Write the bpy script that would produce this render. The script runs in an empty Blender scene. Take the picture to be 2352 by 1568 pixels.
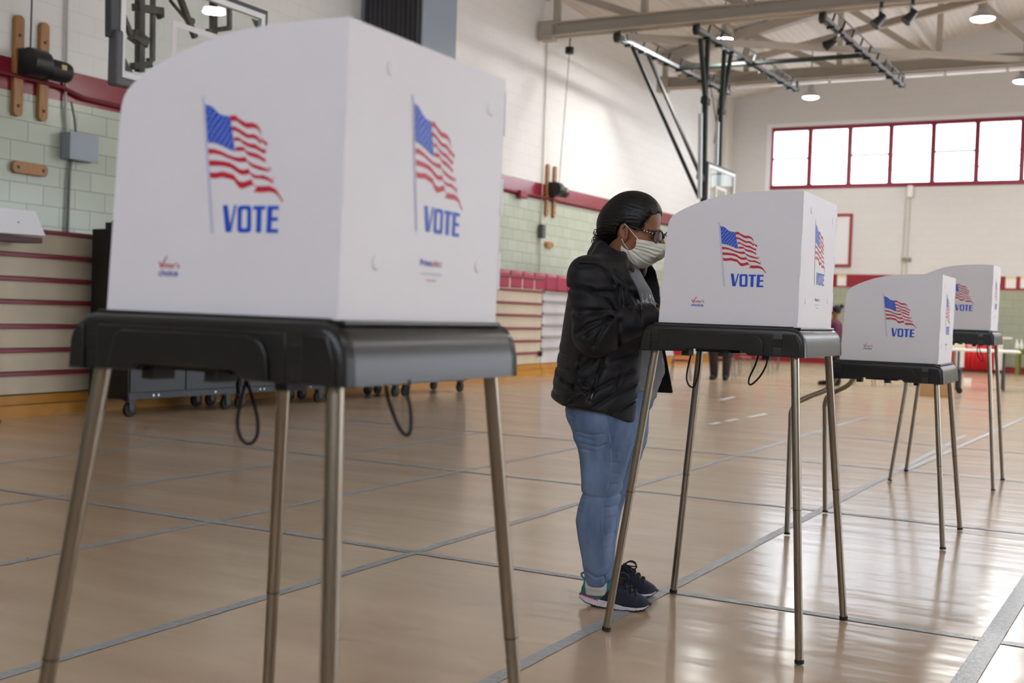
import bpy, bmesh, math, random
import numpy as np
from mathutils import Vector, Matrix
R = math.radians
C = bpy.context.scene.collection
random.seed(4)
# ------------------------------------------------------------------ camera (solved from the room's own lines)
F = 2622.28; CW, CH = 2352.0, 1568.0; EYE = np.array([0, 0, 1.12])
M = np.array([[0.87862421, 0.47633973, 0.03346565], [-0.04187599, 0.00704916, 0.99909795], [0.47567415, -0.87923306, 0.02614076]])
def ray(px, py): return M.T @ np.array([px - CW/2, -(py - CH/2), -F])
def at_n(px, py, n, k):
    d = ray(px, py); n = np.array(n, float); t = (k - n @ EYE) / (n @ d); return EYE + t*d
def at_x(px, py, x): return at_n(px, py, (1, 0, 0), x)
def at_y(px, py, y): return at_n(px, py, (0, 1, 0), y)
def at_z(px, py, z=0): return at_n(px, py, (0, 0, 1), z)
WX, WS = -9.47, 0.03                                   # left wall plane: x = WX - WS*y
def at_w(px, py, off=0.0): return at_n(px, py, (1, WS, 0), WX + off)   # point on that wall, off metres in front of it
WROT = math.atan(WS)

# ------------------------------------------------------------------ materials
def lin(c):
    if isinstance(c, str):
        c = [int(c[i:i+2], 16)/255 for i in (0, 2, 4)]
        c = [x/12.92 if x <= .04045 else ((x+.055)/1.055)**2.4 for x in c]
    return (c[0], c[1], c[2], 1)
MATS = {}
def mat(name, col, rough=.5, metal=0, spec=.5, noise=0, nscale=8, bump=0, bscale=60, nstretch=(1, 1, 1), sheen=0, emit=None, estr=0, alpha=None, coat=0):
    if name in MATS: return MATS[name]
    m = bpy.data.materials.new(name); m.use_nodes = True; nt = m.node_tree; b = nt.nodes['Principled BSDF']
    c = lin(col); b.inputs['Base Color'].default_value = c; b.inputs['Roughness'].default_value = rough
    b.inputs['Metallic'].default_value = metal; b.inputs['Specular IOR Level'].default_value = spec
    if coat: b.inputs['Coat Weight'].default_value = coat; b.inputs['Coat Roughness'].default_value = .15
    if sheen: b.inputs['Sheen Weight'].default_value = sheen
    if emit: b.inputs['Emission Color'].default_value = lin(emit); b.inputs['Emission Strength'].default_value = estr
    if noise or bump:
        tc = nt.nodes.new('ShaderNodeTexCoord'); mp = nt.nodes.new('ShaderNodeMapping'); mp.inputs['Scale'].default_value = nstretch
        nt.links.new(tc.outputs['Object'], mp.inputs['Vector'])
    if noise:
        n = nt.nodes.new('ShaderNodeTexNoise'); n.inputs['Scale'].default_value = nscale; n.inputs['Detail'].default_value = 4
        nt.links.new(mp.outputs[0], n.inputs['Vector'])
        r = nt.nodes.new('ShaderNodeMapRange'); r.inputs['From Min'].default_value = .3; r.inputs['From Max'].default_value = .7
        r.inputs['To Min'].default_value = 1-noise; r.inputs['To Max'].default_value = 1+noise
        nt.links.new(n.outputs['Fac'], r.inputs['Value'])
        mx = nt.nodes.new('ShaderNodeVectorMath'); mx.operation = 'MULTIPLY'; mx.inputs[0].default_value = c[:3]
        nt.links.new(r.outputs[0], mx.inputs[1]); nt.links.new(mx.outputs[0], b.inputs['Base Color'])
    if bump:
        n2 = nt.nodes.new('ShaderNodeTexNoise'); n2.inputs['Scale'].default_value = bscale; n2.inputs['Detail'].default_value = 3
        nt.links.new(mp.outputs[0], n2.inputs['Vector'])
        bp = nt.nodes.new('ShaderNodeBump'); bp.inputs['Strength'].default_value = bump; bp.inputs['Distance'].default_value = .01
        nt.links.new(n2.outputs['Fac'], bp.inputs['Height']); nt.links.new(bp.outputs[0], b.inputs['Normal'])
    MATS[name] = m; return m
def N(nt, t, **kw):
    n = nt.nodes.new(t)
    for k, v in kw.items(): setattr(n, k, v)
    return n
def glass_mat(name, tint=(1, 1, 1), gloss=.08, rough=0):
    m = bpy.data.materials.new(name); m.use_nodes = True; nt = m.node_tree; nt.nodes.clear()
    o = N(nt, 'ShaderNodeOutputMaterial'); mx = N(nt, 'ShaderNodeMixShader'); t = N(nt, 'ShaderNodeBsdfTransparent'); g = N(nt, 'ShaderNodeBsdfGlossy')
    t.inputs['Color'].default_value = (*tint, 1); g.inputs['Roughness'].default_value = rough; mx.inputs[0].default_value = gloss
    nt.links.new(t.outputs[0], mx.inputs[1]); nt.links.new(g.outputs[0], mx.inputs[2]); nt.links.new(mx.outputs[0], o.inputs[0]); return m

# ------------------------------------------------------------------ mesh builder
class MB:
    def __init__(s): s.v = []; s.f = []; s.m = []; s.mi = 0
    def add(s, vs, fs):
        b = len(s.v); s.v += [tuple(map(float, v)) for v in vs]
        for f in fs: s.f.append([b+i for i in f]); s.m.append(s.mi)
        return s
    def box(s, c, d, rz=0, ry=0, rx=0):
        h = [x/2 for x in d]; vs = [Vector((sx*h[0], sy*h[1], sz*h[2])) for sx in (-1, 1) for sy in (-1, 1) for sz in (-1, 1)]
        if rz or ry or rx:
            m = Matrix.Rotation(rz, 3, 'Z') @ Matrix.Rotation(ry, 3, 'Y') @ Matrix.Rotation(rx, 3, 'X'); vs = [m @ v for v in vs]
        c = Vector(c); vs = [v+c for v in vs]
        return s.add(vs, [(0, 1, 3, 2), (4, 6, 7, 5), (0, 4, 5, 1), (2, 3, 7, 6), (0, 2, 6, 4), (1, 5, 7, 3)])
    def b2(s, a, b):
        return s.box([(x+y)/2 for x, y in zip(a, b)], [abs(y-x) for x, y in zip(a, b)])
    def tube(s, pts, r, seg=10, cap=True, closed=False, flute=0):
        pts = [Vector(p) for p in pts]; n = len(pts); rs = r if isinstance(r, (list, tuple)) else [r]*n
        t0 = (pts[1]-pts[0]).normalized(); up = Vector((0, 0, 1)) if abs(t0.z) < .95 else Vector((1, 0, 0))
        u = t0.cross(up).normalized(); vs = []
        for i, p in enumerate(pts):
            if closed: t = pts[(i+1) % n]-pts[i-1]
            else: t = pts[min(i+1, n-1)]-pts[max(i-1, 0)]
            t.normalize(); u = (u - t*u.dot(t)).normalized(); w = t.cross(u)
            for k in range(seg):
                a = 2*math.pi*k/seg; rr = rs[i]*(1-flute*(k % 2)); vs.append(p + (u*math.cos(a)+w*math.sin(a))*rr)
        fs = []
        for i in range(n if closed else n-1):
            j = (i+1) % n
            for k in range(seg): l = (k+1) % seg; fs.append((i*seg+k, i*seg+l, j*seg+l, j*seg+k))
        if cap and not closed: fs += [tuple(range(seg))[::-1], tuple((n-1)*seg+k for k in range(seg))]
        return s.add(vs, fs)
    def bar(s, a, b, w, h=None, up=(0, 0, 1)):
        a, b = Vector(a), Vector(b); h = h or w; t = (b-a).normalized(); up = Vector(up)
        if abs(t.dot(up)) > .98: up = Vector((1, 0, 0))
        u = t.cross(up).normalized(); q = u.cross(t); vs = []
        for p in (a, b):
            for su, sq in ((-1, -1), (1, -1), (1, 1), (-1, 1)): vs.append(p+u*su*w/2+q*sq*h/2)
        return s.add(vs, [(3, 2, 1, 0), (4, 5, 6, 7), (0, 1, 5, 4), (1, 2, 6, 5), (2, 3, 7, 6), (3, 0, 4, 7)])
    def lathe(s, prof, c=(0, 0, 0), axis='z', seg=24):
        vs = []; fs = []; n = len(prof)
        for r, z in prof:
            for k in range(seg):
                a = 2*math.pi*k/seg; p = (r*math.cos(a), r*math.sin(a), z)
                if axis == 'x': p = (p[2], p[0], p[1])
                if axis == 'y': p = (p[0], p[2], p[1])
                vs.append([p[i]+c[i] for i in range(3)])
        for i in range(n-1):
            for k in range(seg): l = (k+1) % seg; fs.append((i*seg+k, i*seg+l, (i+1)*seg+l, (i+1)*seg+k))
        fs += [tuple(range(seg))[::-1], tuple((n-1)*seg+k for k in range(seg))]
        return s.add(vs, fs)
    def prism(s, poly, fn, a, b):
        """poly: 2-D outline, fn(p, q, depth) -> xyz"""
        n = len(poly); vs = [fn(p, q, a) for p, q in poly]+[fn(p, q, b) for p, q in poly]
        fs = [tuple(range(n))[::-1], tuple(range(n, 2*n))]+[(i, (i+1) % n, n+(i+1) % n, n+i) for i in range(n)]
        return s.add(vs, fs)
    def face(s, pts): return s.add(pts, [tuple(range(len(pts)))])
    def ball(s, c, r, seg=16, ring=10, sc=(1, 1, 1)):
        prof = [(max(1e-4, r*math.sin(math.pi*i/ring)), -r*math.cos(math.pi*i/ring)) for i in range(ring+1)]
        b = len(s.v); s.lathe(prof, (0, 0, 0), 'z', seg)
        for i in range(b, len(s.v)): s.v[i] = tuple(s.v[i][k]*sc[k]+c[k] for k in range(3))
        return s
    def build(s, name, mats, parent=None, smooth=False, bevel=0, bseg=2, loc=None, rz=0, fix=True):
        me = bpy.data.meshes.new(name); me.from_pydata(s.v, [], s.f)
        mats = mats if isinstance(mats, (list, tuple)) else [mats]
        for m in mats: me.materials.append(m)
        me.polygons.foreach_set('material_index', s.m)
        if fix:
            bm = bmesh.new(); bm.from_mesh(me); bmesh.ops.recalc_face_normals(bm, faces=bm.faces[:]); bm.to_mesh(me); bm.free()
        if smooth:
            me.polygons.foreach_set('use_smooth', [True]*len(me.polygons))
            if smooth != 'all': me.set_sharp_from_angle(angle=R(40))
        me.update(); o = bpy.data.objects.new(name, me); C.objects.link(o)
        if parent: o.parent = parent
        if loc is not None: o.location = loc
        o.rotation_euler.z = rz
        if bevel:
            bv = o.modifiers.new('bevel', 'BEVEL'); bv.width = bevel; bv.segments = bseg; bv.limit_method = 'ANGLE'; bv.angle_limit = R(40)
            bv.harden_normals = False
        return o
def tag(o, label=None, cat=None, group=None, kind=None):
    if label: o['label'] = label
    if cat: o['category'] = cat
    if group: o['group'] = group
    if kind: o['kind'] = kind
    return o
def thing(name, label, cat, loc=(0, 0, 0), rz=0, group=None):
    o = bpy.data.objects.new(name, None); C.objects.link(o); o.location = loc; o.rotation_euler.z = rz; o.empty_display_size = .1
    return tag(o, label, cat, group)
def kids(o): return [c for c in bpy.data.objects if c.parent == o]
def dup(o, parent=None):
    c = o.copy(); C.objects.link(c); c.parent = parent
    for k in kids(o): dup(k, c)
    return c
def text_mesh(body, bold=0.0, shear=0.0):
    """triangulated outlines of a word in the built-in font: list of 2-D polygons, normalised later"""
    cu = bpy.data.curves.new('t', 'FONT'); cu.body = body; cu.offset = bold; cu.shear = shear
    o = bpy.data.objects.new('t', cu); C.objects.link(o); dg = bpy.context.evaluated_depsgraph_get(); me = o.evaluated_get(dg).to_mesh()
    v = [(p.co.x, p.co.y) for p in me.vertices]; f = [list(p.vertices) for p in me.polygons]
    o.evaluated_get(dg).to_mesh_clear(); bpy.data.objects.remove(o); bpy.data.curves.remove(cu); return v, f
def put_text(mb, body, box, fn, bold=0.0, shear=0.0):
    v, f = text_mesh(body, bold, shear); xs = [p[0] for p in v]; ys = [p[1] for p in v]; x0, x1, y0, y1 = min(xs), max(xs), min(ys), max(ys)
    a, b, c, d = box
    mb.add([fn(a+(x-x0)/(x1-x0)*(c-a), b+(y-y0)/(y1-y0)*(d-b)) for x, y in v], f)

# ------------------------------------------------------------------ shared materials
white_block = mat('white_painted_block', 'eceae6', .55)
maroon = mat('maroon_paint', '8c1f33', .45)
beige_steel = mat('beige_painted_steel', 'b3aa9e', .6)
black_pl = mat('black_moulded_plastic', '181818', .3, spec=.5, bump=.03, bscale=400)
black_flat = mat('black_flat_plastic', '161617', .55)
steel = mat('fluted_steel', '93897c', .28, metal=1, noise=.06, nscale=30, nstretch=(1, 1, .1))
rubber = mat('black_rubber', '121212', .7)
corr = mat('white_corrugated_plastic', 'e6e3e8', .42, noise=.015, nscale=5, bump=.02, bscale=30)
print_red = mat('red_ink', 'c31f33', .45); print_blue = mat('blue_ink', '1a4fc8', .45)
print_lav = mat('lavender_ink', 'c3c1dc', .5); star_white = mat('white_ink', 'dcdce6', .5)
ink_red2 = mat('dark_red_ink', 'b32a38', .45); ink_blue2 = mat('navy_blue_ink', '3a46b0', .45)
black_metal = mat('black_painted_metal', '191b1d', .4)
grey_metal = mat('grey_enamel_metal', '8f989e', .5)
wood = mat('varnished_wood', 'a87843', .45, noise=.2, nscale=6, nstretch=(6, 6, .6))
# ================================================================== THE SETTING
DECK = lambda x: 7.2 + .22*(x+10.2) if x < 3 else 7.2+.22*13.2-.22*(x-3)
X1, Y0, Y1 = 9.0, -6.0, 31.2
def wall_x(y): return WX-WS*y
# --- floor with its tape grid
def floor_mat():
    m = mat('tan_sheet_floor', (0.55, 0.405, 0.275), .185, spec=.55); nt = m.node_tree; b = nt.nodes['Principled BSDF']
    tc = N(nt, 'ShaderNodeTexCoord'); mp = N(nt, 'ShaderNodeMapping'); mp.inputs['Scale'].default_value = (.5, 2.2, 1)
    n = N(nt, 'ShaderNodeTexNoise'); n.inputs['Scale'].default_value = 1.3; n.inputs['Detail'].default_value = 5
    nt.links.new(tc.outputs['Object'], mp.inputs[0]); nt.links.new(mp.outputs[0], n.inputs['Vector'])
    cr = N(nt, 'ShaderNodeValToRGB'); cr.color_ramp.elements[0].position = .3; cr.color_ramp.elements[0].color = (0.48, 0.345, 0.235, 1)
    cr.color_ramp.elements[1].position = .7; cr.color_ramp.elements[1].color = (0.58, 0.43, 0.30, 1)
    nt.links.new(n.outputs['Fac'], cr.inputs[0]); nt.links.new(cr.outputs[0], b.inputs['Base Color'])
    n2 = N(nt, 'ShaderNodeTexNoise'); n2.inputs['Scale'].default_value = 2.2; mp2 = N(nt, 'ShaderNodeMapping'); mp2.inputs['Scale'].default_value = (.8, 3, 1)
    nt.links.new(tc.outputs['Object'], mp2.inputs[0]); nt.links.new(mp2.outputs[0], n2.inputs['Vector'])
    bp = N(nt, 'ShaderNodeBump'); bp.inputs['Strength'].default_value = .035; bp.inputs['Distance'].default_value = .1
    nt.links.new(n2.outputs['Fac'], bp.inputs['Height']); nt.links.new(bp.outputs[0], b.inputs['Normal']); return m
def tape_mat():
    m = mat('grey_cloth_tape', 'a3a8ad', .24, spec=.7, noise=.12, nscale=40, bump=.25, bscale=120, nstretch=(1, 1, 1)); return m
mb = MB(); mb.b2((-10.9, Y0, -.1), (X1, Y1, 0)); mb.mi = 1
TZ = [0.0]
def tape(a, b, w=.05):
    TZ[0] += .00025; a, b = Vector((*a, 0)), Vector((*b, 0)); t = (b-a).normalized(); q = Vector((-t.y, t.x, 0))*w/2; z = Vector((0, 0, .0008+TZ[0]))
    mb.face([a-q+z, b-q+z, b+q+z, a+q+z])
for x, ya, yb, xx in ((-6.56, 4.4, 9.2, .02), (-5.28, 1.5, 9.3, .09), (-4.10, 1.2, 9.3, .07), (-2.885, 1, 14, .09), (-1.70, 1, 12.6, .17)):
    tape((x, ya), (x+xx*(yb-ya)/8, yb))
for i, y in enumerate((4.39, 6.81, 9.13)): tape(((-6.0, -7.4, -6.7)[i], y-.02), ((.9, .9, .9)[i], y+.02), .05)
for y in (11.45, 13.8): tape((-2.9, y), (.9, y-.4))
tape((-.53, .8), (-.22, 9), .07); tape((-1.47, 9.2), (-.9, 20), .05); tape((-2.7, 17.7), (-1.0, 16), .05)
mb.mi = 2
for (xa, ya), (xb, yb) in (((1632, 975), (1655, 971)), ((1667, 968), (1695, 963)), ((1718, 959), (1760, 951)), ((1655, 919), (1686, 912))):   # glints on the glossy tape, painted as white dashes
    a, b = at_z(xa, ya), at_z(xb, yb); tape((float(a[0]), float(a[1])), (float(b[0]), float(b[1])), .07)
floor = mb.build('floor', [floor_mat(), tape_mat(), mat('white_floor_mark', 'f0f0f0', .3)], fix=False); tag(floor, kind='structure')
# --- left wall: glazed pale green block, maroon stripe, white block above
def left_wall_mat():
    m = mat('painted_block_wall', 'e9e7e2', .5, spec=.6); nt = m.node_tree; b = nt.nodes['Principled BSDF']
    tc = N(nt, 'ShaderNodeTexCoord'); sp = N(nt, 'ShaderNodeSeparateXYZ'); nt.links.new(tc.outputs['Object'], sp.inputs[0])
    cb = N(nt, 'ShaderNodeCombineXYZ'); nt.links.new(sp.outputs['Y'], cb.inputs['X']); nt.links.new(sp.outputs['Z'], cb.inputs['Y'])
    def brick(c1, c2, mo, ms):
        k = N(nt, 'ShaderNodeTexBrick'); k.inputs['Color1'].default_value = lin(c1); k.inputs['Color2'].default_value = lin(c2); k.inputs['Mortar'].default_value = lin(mo)
        k.inputs['Scale'].default_value = 1; k.inputs['Mortar Size'].default_value = ms; k.inputs['Brick Width'].default_value = .405; k.inputs['Row Height'].default_value = .203
        nt.links.new(cb.outputs[0], k.inputs['Vector']); return k
    lo = brick('bcc5b4', 'b4bdab', '949b8c', .006); hi = brick('ebe9e6', 'e9e7e4', 'e1dfdb', .006)
    # z tilted a hair, as the painted line runs on the wall
    my = N(nt, 'ShaderNodeMath', operation='MULTIPLY_ADD'); my.inputs[1].default_value = -.014; nt.links.new(sp.outputs['Y'], my.inputs[0]); nt.links.new(sp.outputs['Z'], my.inputs[2])
    g1 = N(nt, 'ShaderNodeMath', operation='GREATER_THAN'); g1.inputs[1].default_value = 3.005; nt.links.new(my.outputs[0], g1.inputs[0])
    g2 = N(nt, 'ShaderNodeMath', operation='GREATER_THAN'); g2.inputs[1].default_value = 3.325; nt.links.new(my.outputs[0], g2.inputs[0])
    m1 = N(nt, 'ShaderNodeMix', data_type='RGBA'); nt.links.new(g1.outputs[0], m1.inputs['Factor']); nt.links.new(lo.outputs['Color'], m1.inputs['A']); m1.inputs['B'].default_value = lin('8c1f33')
    m2 = N(nt, 'ShaderNodeMix', data_type='RGBA'); nt.links.new(g2.outputs[0], m2.inputs['Factor']); nt.links.new(m1.outputs['Result'], m2.inputs['A']); nt.links.new(hi.outputs['Color'], m2.inputs['B'])
    nt.links.new(m2.outputs['Result'], b.inputs['Base Color'])
    rr = N(nt, 'ShaderNodeMapRange'); rr.inputs['To Min'].default_value = .17; rr.inputs['To Max'].default_value = .5; nt.links.new(g2.outputs[0], rr.inputs['Value']); nt.links.new(rr.outputs[0], b.inputs['Roughness'])
    bp = N(nt, 'ShaderNodeBump'); bp.inputs['Strength'].default_value = .18; bp.inputs['Distance'].default_value = .01; bp.invert = True
    nt.links.new(lo.outputs['Fac'], bp.inputs['Height']); nt.links.new(bp.outputs[0], b.inputs['Normal']); return m
mb = MB(); mb.b2((-.3, -7, 0), (0, 32, 10.3)); wl = mb.build('wall_left', left_wall_mat(), loc=(WX, 0, 0), rz=WROT); tag(wl, kind='structure')
# --- back wall with the window opening
def back_wall_mat():
    m = mat('painted_back_wall', 'e6e3dd', .5); nt = m.node_tree; b = nt.nodes['Principled BSDF']
    tc = N(nt, 'ShaderNodeTexCoord'); sp = N(nt, 'ShaderNodeSeparateXYZ'); nt.links.new(tc.outputs['Object'], sp.inputs[0])
    cb = N(nt, 'ShaderNodeCombineXYZ'); nt.links.new(sp.outputs['X'], cb.inputs['X']); nt.links.new(sp.outputs['Z'], cb.inputs['Y'])
    def brick(c1, c2, mo):
        k = N(nt, 'ShaderNodeTexBrick'); k.inputs['Color1'].default_value = lin(c1); k.inputs['Color2'].default_value = lin(c2); k.inputs['Mortar'].default_value = lin(mo)
        k.inputs['Scale'].default_value = 1; k.inputs['Mortar Size'].default_value = .006; k.inputs['Brick Width'].default_value = .405; k.inputs['Row Height'].default_value = .203
        nt.links.new(cb.outputs[0], k.inputs['Vector']); return k
    lo = brick('a2a690', '9da18b', '8e927d'); hi = brick('d6d4d1', 'd4d2cf', 'cfcdc9')
    def gt(z):
        g = N(nt, 'ShaderNodeMath', operation='GREATER_THAN'); g.inputs[1].default_value = z; nt.links.new(sp.outputs['Z'], g.inputs[0]); return g
    m1 = N(nt, 'ShaderNodeMix', data_type='RGBA'); nt.links.new(gt(2.07).outputs[0], m1.inputs['Factor']); nt.links.new(lo.outputs['Color'], m1.inputs['A']); m1.inputs['B'].default_value = lin('8f1c2c')
    m2 = N(nt, 'ShaderNodeMix', data_type='RGBA'); nt.links.new(gt(2.42).outputs[0], m2.inputs['Factor']); nt.links.new(m1.outputs['Result'], m2.inputs['A']); nt.links.new(hi.outputs['Color'], m2.inputs['B'])
    nt.links.new(m2.outputs['Result'], b.inputs['Base Color']); return m
WXA, WXB, WZA, WZB = -8.95, 7.0, 4.72, 6.43
mb = MB()
for a, b in (((-10.9, 0), (X1+.3, WZA)), ((-10.9, WZB), (X1+.3, 10.3)), ((-10.9, WZA), (WXA, WZB)), ((WXB, WZA), (X1+.3, WZB))):
    mb.b2((a[0], Y1, a[1]), (b[0], Y1+.35, b[1]))
wb = mb.build('wall_back', back_wall_mat()); tag(wb, kind='structure')
# unseen right and front walls; right window band sized for light, front added
rw = mat('painted_side_wall', 'dedbd5', .55)
mb = MB()
RZ0, RZ1, RY0, RY1 = .6, 4.4, 6.0, 27.0
for a, b in (((Y0, 0), (Y1, RZ0)), ((Y0, RZ1), (Y1, 10.3)), ((Y0, RZ0), (RY0, RZ1)), ((RY1, RZ0), (Y1, RZ1))): mb.b2((X1, a[0], a[1]), (X1+.3, b[0], b[1]))
tag(mb.build('wall_right', rw), kind='structure')
mb = MB(); FX0, FX1, FZ0, FZ1 = -4.5, 7.5, 3.2, 6.8
for a, b in (((-10.9, 0), (X1+.3, FZ0)), ((-10.9, FZ1), (X1+.3, 10.3)), ((-10.9, FZ0), (FX0, FZ1)), ((FX1, FZ0), (X1+.3, FZ1))): mb.b2((a[0], Y0-.3, a[1]), (b[0], Y0, b[1]))
tag(mb.build('wall_front', rw), kind='structure')
# windows
pane_m = glass_mat('window_glass', (.97, .99, 1), .04)
def window(name, horiz, a, b, z0, z1, n, fixed, bars):
    """frame along x (horiz) at y=fixed or along y at x=fixed"""
    mb = MB(); P = (lambda u, d, z: (u, fixed+d, z)) if horiz else (lambda u, d, z: (fixed+d, u, z))
    def bx(u0, u1, d0, d1, q0, q1): mb.b2(P(u0, d0, q0), P(u1, d1, q1))
    bx(a, b, .04, .16, z0, z0+.13); bx(a, b, .04, .16, z1-.1, z1)
    st = (b-a)/n
    for i in range(n+1):
        u = a+i*st; w = .058; bx(max(a, u-w), min(b, u+w), .043, .157, z0+.13, z1-.1)
    fr = mb.build(name, mat('maroon_window_frame', '8a2338', .45)); tag(fr, kind='structure')
    for i in range(n):
        g = MB(); u0, u1 = a+i*st+.05, a+(i+1)*st-.05; g.b2(P(u0, .09, z0+.12), P(u1, .098, z1-.09)); g.build('pane', pane_m, fr)
        for q in bars[i % len(bars)]:
            k = MB(); zz = z0+(z1-z0)*q[0]; k.b2(P(u0, .07, zz-q[1]/2), P(u1, .12, zz+q[1]/2)); k.build('glazing_bar', mat('dark_glazing_bar', '3c5a52' if q[1] > .014 else 'c4ccd2', .5), fr)
    return fr
bars = [[(.5, .05)], [], [(.52, .05), (.3, .015)], [(.5, .012), (.27, .015)], [(.53, .05), (.3, .012)], [(.52, .022), (.29, .03)]]
window('window_1', True, WXA, WXB, WZA, WZB, 15, Y1, bars)
window('window_3', True, FX0, FX1, FZ0, FZ1, 14, Y0-.2, [[(.5, .03)]])  # unseen window behind the camera, added as front fill light
window('window_2', False, RY0, RY1, RZ0, RZ1, 14, X1, [[(.5, .03)]])
mb = MB(); mb.b2((WXA-.12, Y1-.02, WZB), (WXB+.1, Y1, WZB+.1)); mb.b2((WXA-.12, Y1-.02, WZA-.05), (WXA, Y1, WZB)); tag(mb.build('trim_1', mat('white_trim', 'e8e8ea', .4)), kind='structure')
mb = MB(); mb.b2((-10.3, Y1-.04, 0), (X1, Y1, .15)); tag(mb.build('baseboard_back', mat('red_base', '8f1c2c', .4)), kind='structure')
mb = MB(); mb.b2((-10.55, Y1-.5, 0), (-10.05, Y1, 9)); tag(mb.build('trim_2', mat('white_pier', 'd9d4ca', .5)), kind='structure')
# --- ceiling deck (ribbed) 
def deck_mat():
    m = mat('ribbed_roof_deck', 'd5cfc6', .6); nt = m.node_tree; b = nt.nodes['Principled BSDF']
    tc = N(nt, 'ShaderNodeTexCoord'); w = N(nt, 'ShaderNodeTexWave', wave_type='BANDS', bands_direction='X'); w.inputs['Scale'].default_value = 2.2
    nt.links.new(tc.outputs['Object'], w.inputs['Vector']); bp = N(nt, 'ShaderNodeBump'); bp.inputs['Strength'].default_value = .4; bp.inputs['Distance'].default_value = .03
    nt.links.new(w.outputs['Fac'], bp.inputs['Height']); nt.links.new(bp.outputs[0], b.inputs['Normal']); return m
mb = MB(); T = .2
for xa, xb in ((-11, 3), (3, X1+.3)):
    za, zb = DECK(xa), DECK(xb)
    mb.add([(xa, Y0-.3, za), (xb, Y0-.3, zb), (xb, Y1+.35, zb), (xa, Y1+.35, za), (xa, Y0-.3, za+T), (xb, Y0-.3, zb+T), (xb, Y1+.35, zb+T), (xa, Y1+.35, za+T)],
           [(0, 1, 2, 3), (7, 6, 5, 4), (0, 4, 5, 1), (2, 6, 7, 3), (1, 5, 6, 2), (0, 3, 7, 4)])
ce = mb.build('ceiling', deck_mat()); tag(ce, kind='structure')
# --- trusses
def truss(y, zb, xs, label):
    t = thing('roof_truss', label, 'roof truss', (0, y, zb), 0, 'roof trusses')
    xa, xb = -9.95, X1
    m = MB(); m.b2((xa, -.14, 0), (xb, .14, .035)); m.b2((xa, -.02, 0), (xb, .02, .26)); m.b2((xa, -.12, .23), (xb, .12, .26)); m.build('bottom_chord', beige_steel, t)
    m = MB(); m.bar((xa, 0, DECK(xa)-zb-.16), (3, 0, DECK(3)-zb-.16), .24, .2); m.bar((3, 0, DECK(3)-zb-.16), (xb, 0, DECK(xb)-zb-.16), .24, .2); m.build('top_chord', beige_steel, t)
    for i, x in enumerate(xs):
        m = MB(); m.bar((x, 0, .2), (x, 0, DECK(x)-zb-.15), .11); m.build('web_post', beige_steel, t)
        if i: m = MB(); m.bar((xs[i-1]+.05, 0, DECK(xs[i-1])-zb-.2), (x-.08, 0, .22), .09, .13); m.build('web_diagonal', beige_steel, t)
    m = MB(); m.b2((xa-.02, -.1, -.06), (xa+.25, .1, .3)); m.build('bearing_bracket', beige_steel, t)
    return t
y1 = 19.2; T1Z = 6.27
xs = [float(at_y(p, 40, y1)[0]) for p in (1280, 1480, 1724)]; st = xs[2]-xs[1]; xs += [xs[2]+st*k for k in range(1, 8)]
truss(y1, T1Z, xs, 'nearer beige steel roof truss crossing above the hanging hoop')
y2 = 25.2; T2Z = 6.42
xs = [float(at_y(p, 120, y2)[0]) for p in (1716, 1929, 2157)]; st = xs[2]-xs[1]; xs = [xs[0]-st*.95]+xs+[xs[2]+st*k for k in range(1, 6)]
truss(y2, T2Z, xs, 'farther beige steel roof truss running above the red framed windows')
truss(12.4, 6.27, [-9, -7, -5, -3, -1, 1, 3, 5, 7], 'beige steel roof truss nearest the camera over the tape grid')
truss(5.6, 6.27, [-9, -7, -5, -3, -1, 1, 3, 5, 7], 'beige steel roof truss almost overhead of the first booth')
# light on the far truss flange, put in as white strips
for k, (pa, pb) in enumerate(((1690, 1828), (1835, 1900), (1908, 2030), (2036, 2066), (2078, 2165), (2172, 2308), (2316, 2420))):
    a = at_y(pa, 210, y2); b = at_y(pb, 210, y2)
    m = MB(); m.b2((a[0], -.07, -.03), (b[0], .07, .03)); o = m.build('ceiling_raceway', mat('white_raceway', 'f2f1f2', .35), loc=(0, y2, T2Z-.05))
    tag(o, ['white raceway length against the wall corner under the far truss', 'short white raceway length above the single lamp by the corner', 'white raceway length right of the small lamp under the far truss',
            'stub of white raceway beside the rightmost track end', 'white raceway length just right of the rightmost track', 'longest white raceway length over the window middle', 'white raceway length at the right picture edge'][k], 'raceway', 'white raceway under the far truss')
# diagonal roof braces and purlins
for k, (a, ya, b, yb) in enumerate((((1440, 85), 19.3, (2352, 137), 25.2), ((1560, 178), 25.2, (2300, -15), 19.3))):
    p, q = at_y(*a, ya), at_y(*b, yb); q = p+(q-p)*1.25 if k == 0 else q
    m = MB(); m.bar(p, q, .09, .12); o = m.build('roof_brace', beige_steel); tag(o, ['beige roof brace sloping down to the right between the trusses', 'beige roof brace rising to the right behind the spotlights'][k], 'brace')
for i, x in enumerate((-8.2, -6.5, -4.8, -3.1, -1.4, .3, 2, 4, 6, 8)):
    m = MB(); m.b2((-.05, Y0, -.16), (.05, Y1, 0)); o = m.build('roof_purlin', mat('pale_purlin', 'cfc9c0', .6), loc=(x, 0, DECK(x)-.01))
    tag(o, 'pale roof purlin %s under the sloping deck' % ['nearest the bleacher wall', 'second from the bleacher wall', 'third from the bleacher wall', 'fourth from the bleacher wall', 'fifth from the bleacher wall', 'just right of the camera line',
        'left of the ridge', 'right of the ridge', 'second right of the ridge', 'nearest the right wall'][i], 'purlin', 'roof purlins')
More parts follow.
